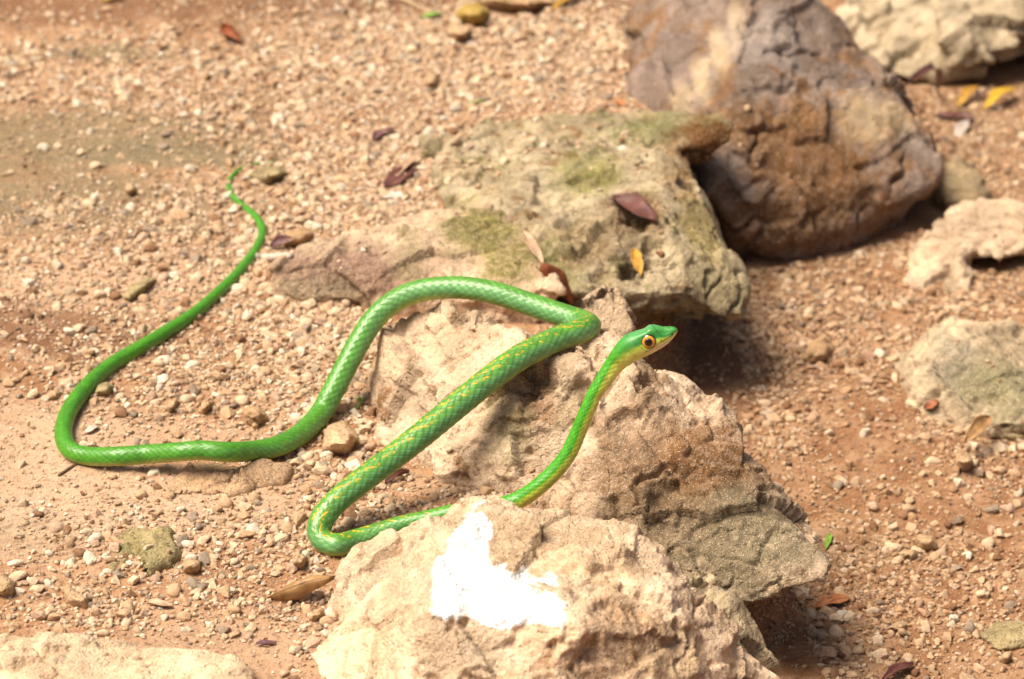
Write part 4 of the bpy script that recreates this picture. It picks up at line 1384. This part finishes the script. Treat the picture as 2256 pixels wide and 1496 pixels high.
PEB = [pebble_mesh(k) for k in range(14)]
CLASSES = [('cream', (0.76, 0.565, 0.37)), ('tan', (0.62, 0.41, 0.24)), ('pinkish', (0.64, 0.43, 0.29)), ('whitish', (0.84, 0.71, 0.54)), ('greyish', (0.38, 0.29, 0.21)), ('brown', (0.33, 0.18, 0.095))]
CW = np.array([0.36, 0.28, 0.12, 0.10, 0.07, 0.07])
FIELDS = [(1560, 770, 130, 90, .75), (1690, 830, 130, 70, .6), (1640, 620, 80, 90, .7), (950, 140, 430, 110, .95), (1180, 130, 300, 130, .9), (820, 390, 260, 130, 1.0), (690, 770, 170, 190, 1.0), (620, 620, 150, 130, .9), (560, 480, 180, 110, .75), (330, 520, 330, 90, .5),
          (330, 830, 230, 130, .55), (330, 170, 330, 80, .75), (90, 160, 160, 90, .55), (650, 260, 330, 70, .65), (600, 1210, 130, 80, .65), (330, 1200, 220, 110, .55), (180, 1330, 200, 70, .5), (480, 1330, 150, 60, .5), (700, 1390, 70, 80, .7),
          (1100, 1085, 130, 40, 1.0), (760, 1010, 120, 70, .8), (800, 1120, 140, 60, .6), (300, 700, 300, 90, .3), (60, 600, 150, 100, .3),
          (1760, 690, 210, 130, .8), (2130, 290, 130, 90, .9), (1780, 550, 230, 80, .85), (2120, 630, 170, 80, .75), (1720, 970, 120, 60, .6), (2150, 950, 150, 70, .75), (1960, 780, 130, 90, .6),
          (2000, 1330, 320, 170, .42), (1870, 1450, 130, 90, .6), (1880, 1080, 300, 130, .25), (1990, 200, 90, 60, .6), (2200, 420, 100, 60, .4), (2180, 1080, 150, 60, .25),
          (1000, 320, 170, 60, .75), (1100, 380, 120, 60, .5), (1370, 440, 50, 90, .5), (900, 470, 90, 60, .6), (1290, 690, 90, 40, .4)]
BARE = [(110, 330, 380, 75, .88), (420, 345, 150, 40, .7), (60, 60, 200, 60, .6), (230, 1020, 230, 80, .8), (330, 1110, 250, 50, .75), (90, 960, 130, 120, .7), (1900, 1010, 170, 70, .75), (2050, 1120, 170, 60, .6), (250, 130, 110, 25, .8), (560, 1440, 110, 60, .5)]


def density(px, py):
    d = np.zeros_like(px)
    for (cx, cy, rx, ry, k) in FIELDS:
        d = np.maximum(d, k * np.exp(-(((px - cx) / rx) ** 2 + ((py - cy) / ry) ** 2) ** 1.5 * 0.8))
    for (cx, cy, rx, ry, k) in BARE:
        d = d * (1 - k * np.exp(-(((px - cx) / rx) ** 2 + ((py - cy) / ry) ** 2) ** 1.5))
    return d


def on_snake(x, y, z):
    d2 = ((SN_C[::6] - np.array((x, y, z))) ** 2).sum(1)
    k = d2.argmin()
    return d2[k] < (SN_R[::6][k] * 1.02) ** 2


def scatter(n_cand, lo, hi, shape, floor, gain, rock_share, py_min=-160, seed=0, power=1.0):
    r = np.random.default_rng(seed)
    x = r.uniform(-0.52, 0.56, n_cand)
    y = r.uniform(-0.47, 1.0, n_cand)
    z0 = np.where(bank_side(x, y) > 0.0, -0.07, 0.0)
    px, py, dep = project(x, y, z0)
    ok = (px > -160) & (px < 2416) & (py > py_min) & (py < 1620)
    x, y, px, py = x[ok], y[ok], px[ok], py[ok]
    p = np.stack([x, y, 0 * x], 1)
    cl = sstep(fbm(p, 0.05, 3, seed + 3), -0.35, 0.35)
    pr = np.clip(floor + gain * density(px, py) ** power * (0.45 + 0.8 * cl), 0, 1)
    keep = r.random(len(x)) < pr
    x, y, px, py = x[keep], y[keep], px[keep], py[keep]
    size = lo * (hi / lo) ** (r.random(len(x)) ** shape)
    out = []
    for i in range(len(x)):
        h_, nrm, on_rock = below(x[i], y[i])
        if on_rock:
            b2 = 900 < px[i] < 1450 and 250 < py[i] < 480
            if nrm.z < 0.86 or r.random() > rock_share * (1.6 if b2 else 0.2) or h_.z > 0.032:
                continue
        elif nrm.z < 0.35:
            continue
        out.append((x[i], y[i], h_.z, size[i], on_rock))
    return np.array(out, dtype=float)


def euler_flat(r, n):
    return np.stack([r.normal(0, 0.35, n), r.normal(0, 0.35, n), r.uniform(0, 6.283, n)], 1)


big = scatter(120000, 0.0019, 0.0056, 1.9, 0.03, 0.85, 0.22, seed=11)          # half-lengths in metres
fine = scatter(480000, 0.0009, 0.0022, 1.0, 0.05, 1.0, 0.10, seed=12)
grit = scatter(380000, 0.00032, 0.0008, 1.0, 0.30, 0.45, 0.06, py_min=180, seed=13)
r_ = np.random.default_rng(5)
wall = []            # crumbs of earth sticking to the bank
for (x0, x1, y0, y1, n_) in ((1560, 1830, 1270, 1500, 2600), (1380, 1700, 600, 900, 4500)):
    for _ in range(n_):
        q, nq = hit(r_.uniform(x0, x1), r_.uniform(y0, y1))
        g_ = gd.find_nearest(q)
        if g_[3] < 0.0005 and nq.z < 0.97 and bank_side(q.x, q.y) > -0.03:
            wall.append((q.x, q.y, q.z, 0.0004 * 4.0 ** r_.random(), 0.0))
wall = np.array(wall)


def in_view(a):
    px, py, dep = project(a[:, 0], a[:, 1], a[:, 2])
    return (px > 8) & (px < 2248) & (py > 8) & (py < 1488), dep


iv, dep = in_view(big)
rank = np.where(iv, big[:, 3] / dep, 0)
order = np.argsort(-rank)
chosen, taken = [], np.zeros(len(big), bool)
cc_ = Vector()
for k in order:
    if len(chosen) >= 290 or rank[k] <= 0:
        break
    x, y, z, sz, on = big[k]
    if on_snake(x, y, z + sz * 0.3):
        taken[k] = True
        continue
    q = Vector((x, y, z + sz * 0.5))
    d = (q - CAM)
    L_ = d.length
    h1 = bv.ray_cast(CAM, d.normalized())
    if h1[0] is not None and h1[3] < L_ - 0.012:
        continue
    chosen.append(k)
    taken[k] = True
ANCHORS = [(700, 560, 'by the pale stick at the low rock'), (690, 700, 'in the thick gravel at the foot of the low rock'), (640, 820, 'in the thick gravel inside the upper snake loop'), (760, 960, 'by the angular cream stone'),
           (560, 910, 'by the round tan stone'), (400, 890, 'inside the long snake loop near two upright stones'), (230, 860, 'inside the tail curve by the greenish stone'), (110, 870, 'outside the wide curve of the tail'),
           (230, 960, 'by the white papery flake'), (170, 1070, 'by the thin dark twig'), (450, 1060, 'by the flat stone under the snake'), (310, 1215, 'by the stone with greenish film'), (420, 1240, 'by the crumbly cream stone'),
           (160, 1310, 'by the long pale angular stone'), (350, 1340, 'by the small pale curved leaf'), (590, 1420, 'by the tiny purple leaf'), (660, 1300, 'by the curled tan leaf'), (660, 1230, 'by the lowest bend of the snake'),
           (600, 1195, 'by the greyish purple leaf flake'), (880, 1055, 'by the crumpled brown leaf bits'), (1110, 1075, 'in the gap between snake rock and white marked rock'), (310, 635, 'by the flat olive grey stone'),
           (430, 720, 'along the outer side of the tail'), (560, 620, 'along the inner side of the tail'), (600, 450, 'between the double tail bend and the low rock'), (600, 385, 'by the grey green lump at the tail tip'),
           (290, 415, 'by the pale cube shaped stone'), (480, 420, 'on the open soil side of the double tail bend'), (870, 420, 'by the broad reddish brown leaf'), (845, 305, 'by the shiny dark purple leaf'), (780, 480, 'on the gravel behind the low rock'),
           (1050, 230, 'by the fresh green leaf scrap'), (950, 180, 'by the pale wedge shaped stone'), (515, 90, 'by the shell shaped rust leaf'), (1010, 70, 'by the rounded pale stone on the far gravel'), (250, 15, 'by the lone yellow leaf on dark soil'),
           (900, 20, 'by the straight brown stick'), (1250, 20, 'by the far orange yellow leaf'), (1330, 180, 'where the path gravel meets the dark boulder'), (300, 150, 'by the green stained hollow of the path'), (650, 230, 'on the open far gravel'),
           (100, 450, 'on the greenish soil of the path'), (1700, 620, 'in the shade at the foot of the dark boulder'), (1620, 760, 'on the shaded soil behind the snake head'), (1810, 770, 'by the broad dusty tan stone'), (1710, 910, 'by the flat reddish half buried stone'),
           (1900, 910, 'by the long thin reddish stone'), (2050, 600, 'by the flat jagged rock'), (2100, 290, 'by the dark red leaf near the dark boulder'), (2200, 230, 'by the bright yellow leaf'), (2130, 400, 'by the olive wedge of rock'),
           (1990, 760, 'between the blocky grey rock and the snake rock'), (2080, 900, 'at the front foot of the blocky grey rock'), (2150, 980, 'by the tan leaf on the pinkish stone'), (1700, 1000, 'behind the ridge of the snake rock'), (1850, 1120, 'on bare soil past the corner of the snake rock'),
           (2030, 1200, 'by the double lobed stone'), (1835, 1340, 'by the pale orange leaf'), (1975, 1380, 'by the thin wedge shaped pale stone'), (2210, 1400, 'by the sunken grey green stone'), (1980, 1480, 'by the dark red leaf on the lower soil'), (1860, 1450, 'at the foot of the earth bank'),
           (2200, 1150, 'on the open lower soil')]


def ROCK_AT(px, py):
    table = [(1250, 400, 'the big pitted mossy rock'), (860, 560, 'the low smooth rock'), (1200, 900, 'the rock under the snake'), (1150, 1300, 'the white marked rock'), (2150, 800, 'the blocky grey rock'),
             (2150, 520, 'the flat jagged rock'), (250, 1460, 'the flat grey stained rock'), (1700, 300, 'the dark boulder'), (470, 1050, 'the flat stone under the snake'), (310, 1220, 'the stone with greenish film'), (1710, 910, 'the flat reddish stone')]
    return min(table, key=lambda q: (q[0] - px) ** 2 + (q[1] - py) ** 2)[2]


PM = {c: pebble_material(c + '_pebble', v) for c, v in CLASSES}
names = [c for c, _ in CLASSES]
shared = {}
for k in chosen:
    x, y, z, sz, on = big[k]
    c = names[r_.choice(6, p=CW)]
    pk = int(r_.integers(14))
    if (pk, c) not in shared:
        me = PEB[pk].copy()
        me.materials.append(PM[c])
        shared[(pk, c)] = me
    o = bpy.data.objects.new('pebble', shared[(pk, c)])
    col.objects.link(o)
    o.location = (x, y, z + sz * 0.22)
    o.rotation_euler = tuple(euler_flat(r_, 1)[0])
    o.scale = (sz, sz, sz)
    px_, py_, _d = project(x, y, z)
    near_to = min(ANCHORS, key=lambda q: ((q[0] - px_) / 1.0) ** 2 + ((q[1] - py_) * 1.3) ** 2)[2]
    size_w = 'large' if sz > 0.0051 else ('middling' if sz > 0.0045 else 'small')
    lab = '%s %s pebble %s' % (size_w, c, 'lying on ' + ROCK_AT(px_, py_) if on else near_to)
    o['label'] = lab
    o['category'] = 'pebble'
    o['group'] = lab.replace(' pebble ', ' pebbles ', 1)

rest = np.vstack([big[~taken], fine])
tmpl = bpy.data.collections.new('pebble_shapes')
tm = pebble_material('gravel_stone')
for k in range(14):
    me = PEB[k].copy()
    me.materials.append(tm)
    tmpl.objects.link(bpy.data.objects.new('pebble_shape', me))


def instancer(name, pts, label, sink):
    n = len(pts)
    me = bpy.data.meshes.new(name)
    me.vertices.add(n)
    co = pts[:, :3].copy()
    co[:, 2] += pts[:, 3] * sink
    me.vertices.foreach_set('co', co.astype(np.float32).ravel())
    at = me.attributes.new('rot', 'FLOAT_VECTOR', 'POINT')
    at.data.foreach_set('vector', euler_flat(r_, n).astype(np.float32).ravel())
    at = me.attributes.new('size', 'FLOAT', 'POINT')
    at.data.foreach_set('value', pts[:, 3].astype(np.float32))
    at = me.attributes.new('pick', 'INT', 'POINT')
    at.data.foreach_set('value', r_.integers(0, 14, n).astype(np.int32))
    at = me.attributes.new('tint', 'FLOAT_COLOR', 'POINT')
    base = np.array([v for _, v in CLASSES])[r_.choice(6, n, p=CW)]
    low = (bank_side(pts[:, 0], pts[:, 1]) > 0)[:, None]
    base = base * r_.uniform(0.75, 1.12, (n, 1)) * np.where(low, (0.85, 0.78, 0.72), (1, 1, 1))
    c4 = np.ones((n, 4), dtype=np.float32)
    c4[:, :3] = base
    at.data.foreach_set('color', c4.ravel())
    o = link(name, me, kind='stuff', label=label, category='gravel')
    g = bpy.data.node_groups.new(name, 'GeometryNodeTree')
    g.interface.new_socket('Geometry', in_out='INPUT', socket_type='NodeSocketGeometry')
    g.interface.new_socket('Geometry', in_out='OUTPUT', socket_type='NodeSocketGeometry')
    N = g.nodes.new
    gi, go = N('NodeGroupInput'), N('NodeGroupOutput')
    ci = N('GeometryNodeCollectionInfo')
    ci.inputs['Collection'].default_value = tmpl
    ci.inputs['Separate Children'].default_value = True
    ci.inputs['Reset Children'].default_value = True
    iop = N('GeometryNodeInstanceOnPoints')

    def attr(nm, ty):
        a = N('GeometryNodeInputNamedAttribute')
        a.data_type = ty
        a.inputs['Name'].default_value = nm
        return next(s_ for s_ in a.outputs if s_.enabled and s_.name == 'Attribute')
    g.links.new(gi.outputs[0], iop.inputs['Points'])
    g.links.new(ci.outputs[0], iop.inputs['Instance'])
    iop.inputs['Pick Instance'].default_value = True
    g.links.new(attr('pick', 'INT'), iop.inputs['Instance Index'])
    e2r = N('FunctionNodeEulerToRotation')
    g.links.new(attr('rot', 'FLOAT_VECTOR'), e2r.inputs[0])
    g.links.new(e2r.outputs[0], iop.inputs['Rotation'])
    g.links.new(attr('size', 'FLOAT'), iop.inputs['Scale'])
    g.links.new(iop.outputs[0], go.inputs[0])
    md = o.modifiers.new('scatter', 'NODES')
    md.node_group = g
    return o


instancer('gravel', rest, 'pale limestone gravel strewn over the soil', 0.22)
instancer('grit', np.vstack([grit, wall]), 'fine sandy grit covering the soil', 0.3)
